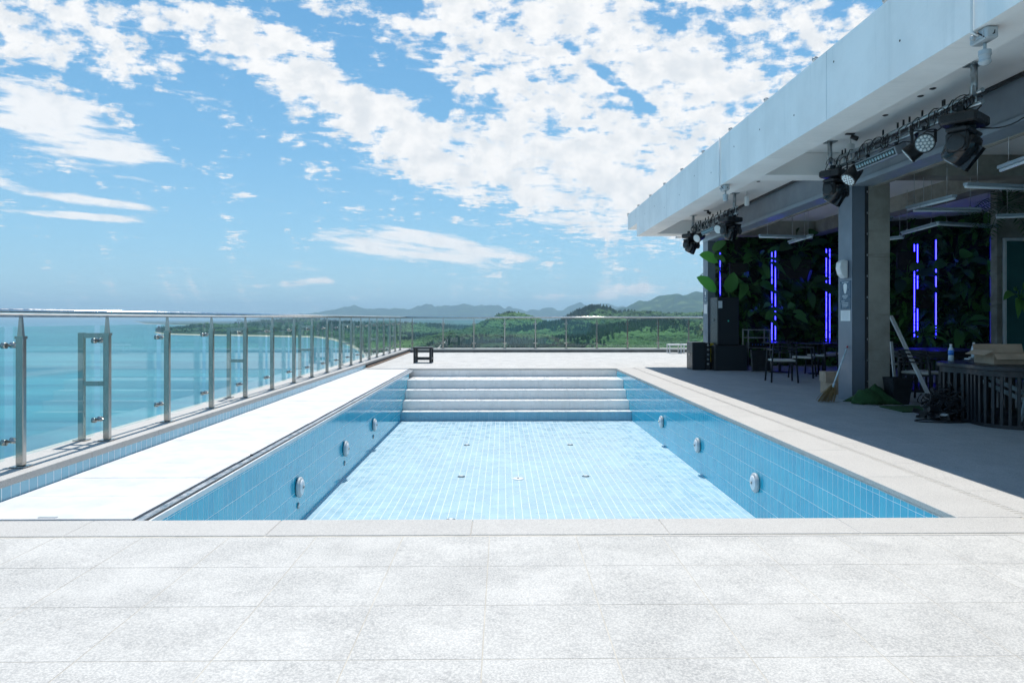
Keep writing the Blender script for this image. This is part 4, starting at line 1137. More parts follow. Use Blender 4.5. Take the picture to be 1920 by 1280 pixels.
# ================================================================== CHAIRS AND TABLES
def chair(x, y, rz, label, white=True, prev=[None]):
    if prev[0] is None:
        e = empty('terrace_chair', (x, y, 0), label, 'chair', 'black framed chairs in the shade', rz)
        def B(name, q, m, bevel=0): return q.build(name, m, e, world=False, bevel=bevel)
        for sx in (-1, 1):
            q = MB(); q.tube([(sx * .27, -.25, 0), (sx * .245, -.22, .45), (sx * .235, -.20, .66)], .018, 8); B('leg', q, black_metal)
            q = MB(); q.tube([(sx * .26, .26, 0), (sx * .235, .22, .45), (sx * .22, .27, .80)], .018, 8); B('leg', q, black_metal)
            q = MB(); q.bar((sx * .235, -.22, .665), (sx * .225, .25, .665), .045, .02); B('armrest', q, black_metal)
        q = MB(); q.cbox(-.23, -.24, .425, .23, .23, .465, .014); B('seat', q, cream_seat)
        q = MB(); q.bar((-.225, .23, .41), (.225, .23, .41), .02, .03); q.bar((-.225, -.22, .41), (.225, -.22, .41), .02, .03); B('seat_frame', q, black_metal)
        q = MB(); pts = [(-.22, .27, .79), (-.12, .31, .80), (0, .325, .80), (.12, .31, .80), (.22, .27, .79)]
        for z in (.0, -.06, -.12, -.18): q.tube([(a, b + z * -.02 - .0, c_ + z) for a, b, c_ in pts], .012, 6)
        B('backrest', q, black_metal)
        prev[0] = e
    else:
        e = copy_tree(prev[0]); e.location = (x, y, 0); e.rotation_euler = (0, 0, rz); e['label'] = label
    return e
a = P(1471, 713, 14.6); chair(a.x, a.y + .15, R(172), 'front chair with cream seat standing alone in shade before rack')
a = P(1512, 705, 15.7); chair(a.x, a.y + .2, R(60), 'cream seat chair second from front, beside small dark table')
a = P(1548, 700, 16.6); chair(a.x, a.y + .2, R(-60), 'chair at the dark table partly hidden by near column')
a = P(1565, 690, 17.6); chair(a.x, a.y, R(-20), 'rearmost chair behind the dark table left of near column')
a = P(1705, 700, 13.4); chair(a.x, a.y + .3, R(20), 'chair behind leaning aluminium poles by rear curved table')
a = P(1840, 690, 14.3); chair(a.x, a.y, R(-25), 'chair behind the rear curved table near the bottles')
a = P(1730, 690, 11.4); chair(a.x, a.y, R(120), 'chair between the two curved slatted tables')
black_table = simple('black_stained_wood', (.012, .016, .022), .4, var=.25, scale=4)
def small_table(px, py, c, label, r=.45, top=simple('dark_table_top', (.035, .04, .05), .25, var=.2, scale=3)):
    p = P(px, py, c); e = empty('cafe_table', (p.x, p.y, 0), label, 'table', 'small round dark tables')
    q = MB(); q.lathe([(0, r - .01), (.008, r), (.022, r), (.03, r - .01)], (p.x, p.y, .70), (0, 0, 1), 28); q.build('tabletop', top, e)
    q = MB(); q.tube([(p.x, p.y, .03), (p.x, p.y, .70)], .03, 10); q.build('pedestal', black_metal, e)
    q = MB(); q.lathe([(0, .25), (.02, .24), (.03, .05)], (p.x, p.y, 0), (0, 0, 1), 20); q.build('foot', black_metal, e)
small_table(1462, 690, 17.3, 'small dark table behind the front chair under the led pair', .42)
small_table(1535, 690, 16.8, 'small dark table left of near column between chairs', .42)

def blob(cx, cy, lobes, n=72):
    pts = []
    for k in range(n):
        t = 2 * PI * k / n; r = lobes(t); pts.append((cx + r * math.cos(t), cy + r * math.sin(t)))
    return pts
def slat_table(cx, cy, lobes, H, label, n=72, stride=1):
    e = empty('slatted_table', (cx, cy, 0), label, 'table', 'curved black slatted tables')
    pts = blob(cx, cy, lobes, 160)
    q = MB(); q.prism(pts, H - .05, H); top = q.build('tabletop', black_table, e, bevel=.008)
    inn = [(cx + (x - cx) * .965, cy + (y - cy) * .965) for x, y in pts]; ii = [(cx + (x - cx) * .90, cy + (y - cy) * .90) for x, y in pts]
    q = MB(); K = len(pts)
    for z0, z1 in ((.0, .045), (H - .12, H - .0505)):
        b = len(q.v)
        for (x, y), (x2, y2) in zip(inn, ii): q.v += [(x, y, z0), (x, y, z1), (x2, y2, z1), (x2, y2, z0)]
        for k in range(K):
            a = b + 4 * k; c_ = b + 4 * ((k + 1) % K)
            for j in range(4): q.face([a + j, c_ + j, c_ + (j + 1) % 4, a + (j + 1) % 4])
    q.build('frame', black_metal, e)
    q = MB(); q.prism([(cx + (x - cx) * .89, cy + (y - cy) * .89) for x, y in pts], .012, .035); q.build('shade_panel', black_table, e)  # black sheet added to stand in for shade on the floor inside
    per = 0; acc = 0; last = None
    # slats every 9 cm along the outline
    sm = MB(); sm.cbox(-.017, -.02, .0455, .017, .02, H - .121, .003); me = sm.mesh('slat', black_table)
    fine = blob(cx, cy, lobes, 1440); fine = [(cx + (x - cx) * .955, cy + (y - cy) * .955) for x, y in fine]
    acc = 0
    for k in range(len(fine)):
        x, y = fine[k]; x2, y2 = fine[(k + 1) % len(fine)]
        seg = math.hypot(x2 - x, y2 - y)
        if acc <= 0:
            share('slat', me, (x - cx, y - cy, 0), e, (0, 0, math.atan2(y2 - y, x2 - x))); acc += .086
        acc -= seg
    return e

def lob1(t):
    return 1.02 + .16 * math.cos(2 * (t - R(25))) - .20 * math.exp(-((((t - R(193) + PI) % (2 * PI)) - PI) / .28) ** 2)
t1 = slat_table(6.72, 9.10, lob1, .73, 'near curved black slatted table at right picture edge with bottles')
def lob2(t): return .95 + .12 * math.cos(2 * t)
slat_table(7.9, 13.2, lob2, .73, 'rear curved dark table behind the near slatted one')
# things stacked inside the near table
e = empty('stacked_frames', (6.7, 8.9, 0), 'pale folded metal frames stowed inside the near slatted table', 'frames')
for (a, b, w) in (((5.95, 8.75, .60), (7.0, 8.85, .15), .05), ((5.95, 8.80, .52), (7.0, 8.92, .06), .05), ((6.35, 8.7, .04), (6.5, 8.75, .55), .04)):
    q = MB(); q.bar(a, b, .02, w); q.build('bar', pole_blue, e)

# bottles, papers and box on the near table
def bottle(px, py, label, top, mid, H=.23):
    c = F * (EYE - .73) / (py - 597); p = P(px, py, c); x, y = p.x, p.y
    e = empty('water_bottle', (x, y, .731), label, 'bottle')
    q = MB(); q.lathe([(0, .030), (.006, .034), (.07, .034), (.08, .031), (.09, .0335), (.15, .0335), (.185, .020), (.195, .0135), (.205, .0135)], (x, y, .731), (0, 0, 1), 18); q.build('body', mid, e)
    q = MB(); q.lathe([(0, .0348), (.065, .0348)], (x, y, .731 + .082), (0, 0, 1), 18); q.build('label', top, e)
    q = MB(); q.lathe([(0, .016), (.02, .016), (.023, .012)], (x, y, .731 + .2055), (0, 0, 1), 12); q.build('cap', white_plastic, e)
bottle(1783, 677, 'plastic bottle with blue upper label on near slatted table', bottle_blue, bottle_clear)
bottle(1826, 672, 'clear bottle with white label on near slatted table', bottle_white, bottle_clear)
p = P(1828, 674, F * .57 / 77)
e = empty('paper_stack', (p.x, p.y, .732), 'white papers lying between the bottles and cardboard box', 'papers')
q = MB(); q.obox((p.x, p.y, .742), (.12, .05, .008), Matrix.Rotation(R(5), 3, 'Z')); q.build('sheet', paper, e)
q = MB(); q.obox((p.x - .06, p.y - .04, .757), (.05, .03, .004), Matrix.Rotation(R(30), 3, 'Z') @ Matrix.Rotation(R(12), 3, 'Y')); q.build('sheet', paper, e)
q = MB(); p0 = P(1770, 676, F * .57 / 79); pts = [p0 + Vector((.02 * j, .015 * math.sin(j * 1.4), -.0 + .008)) for j in range(12)]
for v_ in pts: v_.z = .742
q.tube(pts, .005, 5); q.lathe([(0, .02), (.015, .02)], p0 + Vector((.05, -.03, 0)), (0, 0, 1), 10); o = q.build('small_cable', rubber); tag(o, 'short black cable lying by the blue bottle', 'cable')
def carton(x0, y0, z0, x1, y1, h, label, rz=0, flaps=True, name='cardboard_box'):
    e = empty(name, ((x0 + x1) / 2, (y0 + y1) / 2, z0), label, 'box', None, rz)
    w, d = (x1 - x0) / 2, (y1 - y0) / 2; t = .006
    q = MB(); q.box(-w, -d, 0, w, d, t); q.box(-w, -d, t, w, -d + t, h); q.box(-w, d - t, t, w, d, h); q.box(-w, -d + t, t, -w + t, d - t, h); q.box(w - t, -d + t, t, w, d - t, h)
    q.build('carton', cardboard, e, world=False)
    if flaps:
        for (c_, hf, M) in (((-w - .055, 0, h + .01), (.065, d, .003), Matrix.Rotation(R(-25), 3, 'Y')), ((0, -d - .03, h - .035), (w, .045, .003), Matrix.Rotation(R(50), 3, 'X')), ((0, d + .02, h + .05), (w, .06, .003), Matrix.Rotation(R(70), 3, 'X'))):
            q = MB(); q.obox(c_, hf, M); q.build('flap', cardboard, e, world=False)
    else:
        q = MB(); q.box(-w, -d, h, w, d, h + t); q.build('lid', cardboard, e, world=False)
        q = MB(); q.box(-w - .001, -.02, h + t, w + .001, .02, h + t + .001); q.build('tape', straw, e, world=False)
    return e
p = P(1868, 683, 8.9)
carton(p.x, p.y, .731, p.x + .62, p.y + .42, .13, 'open cardboard box with flaps on near slatted table', R(-4))
a = P(1562, 738, 12.4)
carton(a.x - .1, a.y - .1, 0, a.x + .3, a.y + .25, .19, 'lower cardboard box half hidden behind near column', R(8), False)
carton(a.x - .14, a.y - .08, .200, a.x + .27, a.y + .24, .17, 'upper cardboard box stacked behind near column by broom', R(-6), False)

# broom leaning on the column
a = P(1551, 753, 11.15); b = P(1591, 652, 11.33)
b.x = MX0 - .035
e = empty('broom', (a.x, a.y, 0), 'straw broom with pale blue handle leaning on near column', 'broom')
a = Vector((a.x, a.y, 0)); 
hd = a + (b - a) * .30
q = MB(); q.tube([hd, b], .013, 8); q.build('handle', pole_blue, e)
q = MB(); q.tube([b, b + (b - a).normalized() * .03], .015, 8); q.build('grip', simple('red_grip', (.35, .03, .04), .5), e)
q = MB(); r = random.Random(9)
dirn = (a - hd)
for k in range(90):
    off = Vector((r.uniform(-1, 1), r.uniform(-1, 1) * .4, 0)); st = hd - dirn * .12 + off * .012
    en = a + Vector((-.03, 0, .004)) + off * .13 + Vector((0, 0, r.uniform(0, .03)))
    q.tube([st, (st + en) / 2 + off * .03, en], .004, 3)
o = q.build('bristles', straw, e); o['kind'] = 'stuff'
q = MB(); q.tube([hd - dirn * .15, hd + dirn * .1], .024, 10, 0, True, [.016, .026]); q.build('binding', pole_blue, e)

# draped turf, turf mat, bin, poles
e = None
pc = P(1634, 752, 11.0)
q = MB(); n = 26; W_, D_ = .31, .22
for i in range(n + 1):
    for j in range(n + 1):
        u, v = i / n * 2 - 1, j / n * 2 - 1
        rr = max(abs(u * .9) ** 1.6, abs(v) ** 1.6)
        a_ = max(0, 1 - u * u) ** .7 * max(0, 1 - v * v) ** .7
        z = .012 + a_ * (.25 + .035 * math.sin(u * 6.5 + v * 2) + .02 * math.sin(u * 15 + v * 5)) + .01 * mnoise.noise(Vector((u * 6, v * 6, 1)))
        q.v.append((pc.x + .02 + u * W_ + .05 * math.sin(v * 4), pc.y + v * D_ + .03 * math.sin(u * 5), max(.008, z)))
for i in range(n):
    for j in range(n):
        a = i * (n + 1) + j; q.face([a, a + n + 1, a + n + 2, a + 1], 0, True)
o = q.build('turf_roll', turf); o.modifiers.new('thickness', 'SOLIDIFY').thickness = .012
tag(o, 'crumpled green artificial turf heaped at foot of the columns', 'artificial turf')
pa = P(1686, 773, 10.0); pb = P(1762, 763, 10.45)
q = MB(); q.cbox(pa.x, pa.y - .08, .002, pb.x + .3, pb.y + .1, .022, .006); o = q.build('turf_mat', turf); tag(o, 'flat green turf mat on floor before the bin', 'mat')
pbn = P(1683, 757, 10.95)
e = empty('waste_bin', (pbn.x, pbn.y, 0), 'dark tapered waste bin right of the concrete column', 'bin')
q = MB(); b = 0
w0, w1, H = .115, .155, .40
for z, w in ((0, w0), (H, w1), (H, w1 - .008), (.01, w0 - .008)):
    q.v += [(pbn.x - w, pbn.y - w, z), (pbn.x + w, pbn.y - w, z), (pbn.x + w, pbn.y + w, z), (pbn.x - w, pbn.y + w, z)]
for k in range(3):
    for j in range(4): q.face([k*4+j, k*4+(j+1)%4, (k+1)*4+(j+1)%4, (k+1)*4+j])
q.face([3,2,1,0]); q.face([12,13,14,15]); q.build('bin_body', black_metal, e, bevel=.01)
q = MB(); q.box(pbn.x - w1 - .008, pbn.y - w1 - .008, H - .03, pbn.x + w1 + .008, pbn.y - w1 - .0005, H); q.build('rim', black_plastic, e)
a = P(1670, 592, 11.75); b = P(1748, 752, 10.9)
q = MB(); q.bar((a.x, a.y, a.z), (b.x, b.y, .02), .06, .03); o = q.build('leaning_profile', white_plastic); tag(o, 'long white aluminium profile leaning right of concrete column', 'profile')
a = P(1671, 640, 11.9); b = P(1678, 706, 11.9)
q = MB(); q.bar((a.x, a.y, a.z), (b.x + .02, b.y, .01), .04, .03); o = q.build('leaning_profile', white_plastic); tag(o, 'short white profile standing upright behind bin', 'profile')
a = P(1668, 751, 10.8); b = P(1752, 753, 10.8)
q = MB(); q.bar((a.x + .3, a.y + .06, .015), (b.x + .1, b.y + .02, .015), .04, .025); o = q.build('floor_profile', steel_dull); tag(o, 'steel profile lying on floor behind the turf mat', 'profile')
# heap of cables and clamps
r = random.Random(21); pcn = P(1778, 787, 9.15)
q = MB()
for k in range(120):
    R0 = r.uniform(.03, .10); hh = abs(r.gauss(0, .13)); c0 = Vector((pcn.x + r.gauss(0, .09), pcn.y + .1 + r.gauss(0, .08), .02 + hh)); tl = Matrix.Rotation(r.uniform(-.9, .9), 3, 'X') @ Matrix.Rotation(r.uniform(-.9, .9), 3, 'Y')
    q.tube([c0 + tl @ Vector((R0 * math.cos(t * .55), R0 * math.sin(t * .55), .01 * t)) for t in range(13)], r.uniform(.005, .010), 5)
for k in range(170):
    M = Matrix.Rotation(r.uniform(-1, 1), 3, 'X') @ Matrix.Rotation(r.uniform(-1, 1), 3, 'Z')
    q.obox((pcn.x + r.gauss(0, .12), pcn.y + .1 + r.gauss(0, .09), abs(r.gauss(.05, .12))), (r.uniform(.02, .06), r.uniform(.015, .035), r.uniform(.01, .03)), M)
q.v = [(x, y, max(z, .006)) for x, y, z in q.v]
for k in range(22):
    c0 = Vector((pcn.x + r.uniform(-.2, .22), pcn.y + .08 + r.uniform(-.16, .14), r.uniform(.04, .42) * (1 - .2 * r.random())))
    M = Matrix.Rotation(r.uniform(-1, 1), 3, 'X') @ Matrix.Rotation(r.uniform(-1, 1), 3, 'Z')
    q.obox(c0, (r.uniform(.03, .06), r.uniform(.02, .04), r.uniform(.015, .03)), M, 1 if k % 4 else 2); q.lathe([(0, .03), (.03, .03)], c0, M @ Vector((0, 0, 1)), 10, 1 if k % 4 else 2)
o = q.build('cable_heap', [rubber, black_metal, grey_plastic]); tag(o, 'tangled heap of black cables and connectors beside near slatted table', 'cables', kind='stuff')
q = MB(); s = P(1728, 790, 8.95); pts = []
for j in range(30):
    t = j / 29; ang = -2.4 + t * 4.4; pts.append((pcn.x - .12 + .36 * math.cos(ang) * -1, pcn.y - .10 + .14 * math.sin(ang), .009))
q.tube(pts, .009, 6); q.tube([P(1700, 735, 11.6) * 1.0, P(1722, 745, 11.4), P(1745, 742, 11.5)], .009, 6)
for i_, v_ in enumerate(q.v): q.v[i_] = (v_[0], v_[1], min(max(v_[2], .003), .022))
o = q.build('floor_cable', rubber); tag(o, 'loop of black cable lying on the shaded floor', 'cable')

# ================================================================== STOOL AND BENCHES
def stool():
    a = P(775, 680, F * EYE / 83.5); b = P(817, 680, F * EYE / 83.5)
    x0, x1, y0, y1, H = a.x, b.x - .12, a.y, a.y + .55, .46
    e = empty('timber_stool', ((x0 + x1) / 2, y0, 0), 'black painted timber cube stool standing near the pool steps', 'stool')
    for (x, y) in ((x0, y0), (x1 - .07, y0), (x0, y1 - .07), (x1 - .07, y1 - .07)):
        q = MB(); q.cbox(x, y, 0, x + .07, y + .07, H - .05, .003); q.build('leg', black_table, e)
    q = MB(); n = 6; w = (y1 - y0) / n
    for k in range(n):
        q = MB(); q.cbox(x0 - .01, y0 - .01 + k * w, H - .049, x1 + .01, y0 - .01 + (k + 1) * w - .006, H, .003); q.build('slat', black_table, e)
    q = MB(); q.box(x0 + .071, y0 + .01, .09, x1 - .071, y0 + .04, .15); q.box(x0 + .071, y1 - .04, .09, x1 - .071, y1 - .01, .15); q.build('stretcher', black_table, e)
    q = MB(); q.box(x0 + .01, y0 + .071, .0905, x0 + .04, y1 - .071, .15); q.box(x1 - .04, y0 + .071, .0905, x1 - .01, y1 - .071, .15); q.build('stretcher', black_table, e)
stool()
for k, (px, lab) in enumerate(((1266, 'left of two low white benches by the rear railing'), (1290, 'right of two low white benches by the rear railing'))):
    p = P(px, 660, 26.6); e = empty('white_bench', (p.x, p.y, 0), lab, 'bench', 'low white benches by the rear railing')
    w = .42
    q = MB(); q.cbox(p.x - w / 2 + (.05 * k), p.y, .30, p.x + w / 2 + .06 + (.2 * k), p.y + .5, .34, .006); q.build('seat', white_board, e)
    for sx in (0, 1):
        q = MB(); x = p.x - w / 2 + .05 * k + sx * (w + .0 + .14 * k); q.box(x, p.y + .02, 0, x + .035, p.y + .05, .2995); q.box(x, p.y + .45, 0, x + .035, p.y + .48, .2995); q.box(x, p.y + .051, 0, x + .035, p.y + .449, .03); q.build('leg', white_board, e)

# ================================================================== SEA, LAND, MOUNTAINS
SEA = -75.0
m, t, b = newmat('sea_water')
v = coords(t)
big = noise_(vmath('MULTIPLY', v, (.0012, .0070, 0), t), 1.0, 6, .62, t, .6)
mid = noise_(vmath('MULTIPLY', v, (.010, .034, 0), t), 1.0, 6, .65, t, .4)
c = mixc(maprange(big, .42, .60, 0, 1, t), (.006, .140, .212), (.042, .275, .335), t)
c = mixc(maprange(mid, .40, .66, 0, .45, t), c, (.012, .185, .235), t)
t.links.new(c, b.inputs['Base Color']); b.inputs['Roughness'].default_value = .30; inp(b, 'Specular IOR Level', .28)
bump(t, b, noise_(vmath('MULTIPLY', v, (.22, .35, 0), t), 1.0, 6, .7, t), .30, .5)
sea_m = m
q = MB(); rings = [0, 300, 1000, 4000, 15000, 60000]; n = 64
q.v.append((0, 0, SEA))
for rr in rings[1:]:
    for k in range(n): q.v.append((rr * math.cos(2 * PI * k / n), rr * math.sin(2 * PI * k / n), SEA))
for k in range(n): q.face([0, 1 + k, 1 + (k + 1) % n])
for i in range(len(rings) - 2):
    for k in range(n):
        a = 1 + i * n; q.face([a + k, a + n + k, a + n + (k + 1) % n, a + (k + 1) % n])
struct(q.build('sea', sea_m))

# land as a height field on a fan of rays from the terrace
shore_az = np.array([-3.2, -.62, -.56, -.50, -.462, -.44, -.40, -.35, -.30, -.255, -.235, -.215, -.19, -.175, -.15])
shore_d  = np.array([9e9, 9e9, 9e9, 9e9, 4900, 3800, 3500, 3330, 3120, 2980, 2650, 2150, 1500, 800, 200])
rs = np.random.RandomState(5)
P_ = rs.permutation(512); P_ = np.concatenate([P_, P_])
G_ = rs.uniform(-1, 1, (512,))
def vnoise(x, y):
    xi = np.floor(x).astype(int); yi = np.floor(y).astype(int); xf = x - xi; yf = y - yi
    u = xf * xf * (3 - 2 * xf); w = yf * yf * (3 - 2 * yf)
    def g(i, j): return G_[P_[(P_[i & 511] + j) & 511]]
    return (g(xi, yi) * (1 - u) + g(xi + 1, yi) * u) * (1 - w) + (g(xi, yi + 1) * (1 - u) + g(xi + 1, yi + 1) * u) * w
def fbm(x, y, oc=5, gain=.5):
    s = 0; a = 1
    for k in range(oc): s = s + a * vnoise(x + 17.3 * k, y - 9.1 * k); x = x * 2.03; y = y * 2.03; a *= gain
    return s
def gb(x, y, px, d, hpx_y, wx, wd, base=SEA + 14, rot=0):
    if d < 3000: hpx_y = hpx_y + 8000.0 / d
    """hill whose crest stands at bearing px and distance d and shows at photo row hpx_y; wx, wd half sizes in metres"""
    cx = (px - 942) / F * d; top = EYE + (597 - hpx_y) / F * d
    dx_, dy_ = x - cx, y - d
    return (top - base) * np.exp(-((dx_ / wx) ** 2 + (dy_ / wd) ** 2))
def height(x, y):
    az = np.arctan2(x, y); D = np.hypot(x, y)
    sd_ = np.interp(az, shore_az, shore_d)
    land = (D - sd_)            # metres inland along the ray, negative at sea
    # the near coast for bearings to the right is land all the way
    land = np.where(az > -.15, 1000, land)
    # distant coast
    far_d = np.interp(az, [-.9, -.52, -.46, -.40, -.36, -.2], [9e9, 60000, 11000, 8200, 7400, 5000])
    # the bay behind the headland
    bay = (az < -.335) & (D > 4250 + 900 * np.clip((az + .46) / .12, 0, 1))
    land = np.where(bay, D - far_d, land)
    edge = np.clip(land / 260.0, 0, 1); edge = edge * edge * (3 - 2 * edge)
    h = 7 + 9 * (fbm(x / 420, y / 420, 4) * .5 + .5)
    h = h + 60 * np.exp(-((x - 30) / 420) ** 2) * np.exp(-((y - 1250) / 300) ** 2) * .0
    H = SEA + h * edge + np.where(land < 0, -4.0, 0.6)
    inl = edge
    hills = 0; near = 0
    near = np.maximum(near, gb(x, y, 963, 2050, 591.5, 125, 260))
    near = np.maximum(near, gb(x, y, 1115, 2500, 576.5, 135, 420))
    near = np.maximum(near, gb(x, y, 1190, 2600, 583.5, 230, 400))
    near = np.maximum(near, gb(x, y, 1300, 2650, 589, 300, 420))
    near = np.maximum(near, gb(x, y, 1040, 1750, 606, 190, 340))
    near = np.maximum(near, gb(x, y, 900, 1500, 612, 120, 230))
    near = np.maximum(near, gb(x, y, 1240, 1500, 606, 240, 360))
    near = np.maximum(near, gb(x, y, 1120, 1150, 634, 150, 160))
    near = np.maximum(near, gb(x, y, 1420, 1500, 598, 240, 420))
    near = np.maximum(near, gb(x, y, 720, 3600, 603, 420, 420) * .6)
    near = np.maximum(near, gb(x, y, 388, 3900, 610, 62, 150))
    near = np.maximum(near, gb(x, y, 560, 4700, 602, 340, 300))
    near = np.maximum(near, gb(x, y, 640, 3300, 610, 170, 300))
    hills = near
    # far ranges
    far = 0
    warp_ = 260 * fbm(x / 1300, y / 1300, 4)
    for (px, d, yy, wx, wd) in ((1252, 7600, 552, 330, 1200), (1310, 7700, 551, 420, 1300), (1400, 7600, 548, 500, 1300), (1200, 7500, 565, 260, 900), (1160, 8200, 574, 300, 900)):
        far = np.maximum(far, gb(x + warp_ * .5, y, px, d, yy, wx, wd))
    for (px, yy, w) in ((600, 586, 700), (638, 581, 600), (684, 576.5, 650), (735, 580, 800), (790, 575, 700), (845, 569, 700), (885, 572, 650), (935, 575, 750), (1005, 580, 800), (1048, 577, 650), (1105, 568, 650), (1160, 571, 600)):
        far = np.maximum(far, gb(x + warp_ * 1.6, y, px, 15000, yy, w, 1500) * (1 + .16 * fbm(x / 420, y / 900, 5)))
    hills = np.maximum(hills, far)
    rough = (1 - 2 * np.abs(fbm(x / 1400, y / 1400, 6, .55))) * np.clip((D - 5000) / 6000, 0, 1) * 34 - 10 * np.clip((D - 5000) / 6000, 0, 1)
    ridg = (1 - np.abs(fbm(x / 520 + 7, y / 520, 5))) * 10 * np.clip((D - 900) / 1500, 0, 1)
    return H + (hills * (1 + .06 * fbm(x / 160, y / 160, 4)) + rough * np.clip(hills / 60, 0, 1) + ridg * .35 * np.clip(hills / 20, 0, 1)) * inl
NA, ND = 620, 330
azs = np.linspace(-.60, .72, NA); ds = 260 * (19000 / 260) ** (np.linspace(0, 1, ND))
A, Dd = np.meshgrid(azs, ds, indexing='ij')
XX = Dd * np.tan(A); YY = Dd * np.ones_like(A)
ZZ = height(XX, YY)
me = bpy.data.meshes.new('land')
verts = np.stack([XX, YY, ZZ], -1).reshape(-1, 3)
idx = np.arange(NA * ND).reshape(NA, ND)
fa = np.stack([idx[:-1, :-1], idx[1:, :-1], idx[1:, 1:], idx[:-1, 1:]], -1).reshape(-1, 4)
zf = verts[fa][:, :, 2].max(1); fa = fa[zf > SEA - 3.5]
me.from_pydata(verts.tolist(), [], fa.tolist()); me.update()
me.polygons.foreach_set('use_smooth', [True] * len(me.polygons))
m, t, b = newmat('land_ground')
v = coords(t)
sp = t.nodes.new('ShaderNodeSeparateXYZ'); t.links.new(v, sp.inputs[0])
patch = noise_(v, .0042, 6, .6, t); fine = noise_(v, .05, 5, .65, t)
c = mixc(maprange(patch, .40, .60, 0, 1, t), (.014, .042, .018), (.038, .080, .026), t)
c = mixc(maprange(fine, .35, .65, 0, .6, t), c, (.018, .048, .015), t)
fld = noise_(v, .0075, 2, .4, t)
c = mixc(maprange(fld, .60, .66, 0, .6, t), c, (.13, .19, .065), t)
sand = maprange(sp.outputs[2], SEA + 2.0, SEA + 6.0, 1, 0, t)
c = mixc(sand, c, (.62, .55, .42), t)
t.links.new(c, b.inputs['Base Color']); b.inputs['Roughness'].default_value = .95; inp(b, 'Specular IOR Level', .1)
me.materials.append(m)
land = bpy.data.objects.new('land', me); COL.objects.link(land); struct(land)

# forest crowns scattered over the hills with geometry nodes
def crown_mesh(name, kind, seed, matl):
    r = random.Random(seed); q = MB()
    import bmesh
    bm = bmesh.new()
    if kind == 'round':
        for k in range(5):
            mtx = Matrix.Translation((r.uniform(-.35, .35), r.uniform(-.35, .35), .55 + r.uniform(-.2, .3))) @ Matrix.Diagonal((1, 1, .85, 1)) @ Matrix.Scale(r.uniform(.34, .52), 4)
            bmesh.ops.create_icosphere(bm, subdivisions=1, radius=1, matrix=mtx)
    else:
        for k in range(4):
            z0 = .25 + k * .28; bmesh.ops.create_cone(bm, segments=7, radius1=.5 - k * .1, radius2=.06, depth=.5, cap_ends=True, matrix=Matrix.Translation((r.uniform(-.05, .05), r.uniform(-.05, .05), z0 + .2)))
    for v_ in bm.verts: v_.co += Vector((r.uniform(-1, 1), r.uniform(-1, 1), r.uniform(-1, 1))) * .06
    me_ = bpy.data.meshes.new(name); bm.to_mesh(me_); bm.free(); me_.materials.append(matl)
    return bpy.data.objects.new(name, me_)
def crown_mat(name, a, b2):
    m, t, b = newmat(name)
    oi = t.nodes.new('ShaderNodeObjectInfo')
    v = coords(t)
    c = mixc(oi.outputs['Random'], a, b2, t)
    c = mixc(maprange(noise_(v, .004, 4, .6, t), .40, .62, 0, .75, t), c, tuple(q_ * 1.9 + .008 for q_ in b2), t)
    t.links.new(c, b.inputs['Base Color']); b.inputs['Roughness'].default_value = .9; inp(b, 'Specular IOR Level', .15)
    return m
cm1 = crown_mat('broadleaf_crown', (.028, .072, .020), (.060, .118, .034)); cm2 = crown_mat('pine_crown', (.014, .040, .018), (.030, .064, .024))
protos = [crown_mesh('crown_a', 'round', 1, cm1), crown_mesh('crown_b', 'round', 2, cm1), crown_mesh('crown_c', 'cone', 3, cm2)]
N_T = 70000
rs = np.random.RandomState(8)
az_ = rs.uniform(-.50, .60, N_T * 2); dd_ = 650 * (5200 / 650) ** rs.uniform(0, 1, N_T * 2) 
tx = dd_ * np.tan(az_); ty = dd_
tz = height(tx, ty)
cl = fbm(tx / 110, ty / 110, 4)
keep = (tz > SEA + 8.5) & ((cl > -.38) | (tz > SEA + 32))
# a road cut and a few fields stay open
road = np.abs((tx - (-150 + (ty - 900) * .10))) < 9
keep &= ~road
tx, ty, tz = tx[keep][:N_T], ty[keep][:N_T], tz[keep][:N_T]
me = bpy.data.meshes.new('forest'); me.from_pydata(np.stack([tx, ty, tz - 1.0], -1).tolist(), [], [])
sz = rs.uniform(6.0, 12.5, len(tx)) * (1 + .5 * np.clip((np.hypot(tx, ty) - 1800) / 3000, 0, 1))
kd = ((fbm(tx / 240 + 9, ty / 240, 3) + rs.uniform(-.35, .35, len(tx))) > .12).astype(int) * 2
kd = np.where((kd == 0) & (rs.rand(len(tx)) > .5), 1, kd)
at = me.attributes.new('size', 'FLOAT', 'POINT'); at.data.foreach_set('value', sz.astype(np.float32))
at = me.attributes.new('sort', 'INT', 'POINT'); at.data.foreach_set('value', kd.astype(np.int32))
forest = bpy.data.objects.new('forest', me); COL.objects.link(forest)
tag(forest, 'green forest covering the low hills beyond the terrace', 'forest', kind='stuff')
ng = bpy.data.node_groups.new('scatter_crowns', 'GeometryNodeTree')
ng.interface.new_socket('Geometry', in_out='INPUT', socket_type='NodeSocketGeometry'); ng.interface.new_socket('Geometry', in_out='OUTPUT', socket_type='NodeSocketGeometry')
gi = ng.nodes.new('NodeGroupInput'); go = ng.nodes.new('NodeGroupOutput'); jn = ng.nodes.new('GeometryNodeJoinGeometry')
na = ng.nodes.new('GeometryNodeInputNamedAttribute'); na.data_type = 'INT'; na.inputs['Name'].default_value = 'sort'
ns = ng.nodes.new('GeometryNodeInputNamedAttribute'); ns.data_type = 'FLOAT'; ns.inputs['Name'].default_value = 'size'
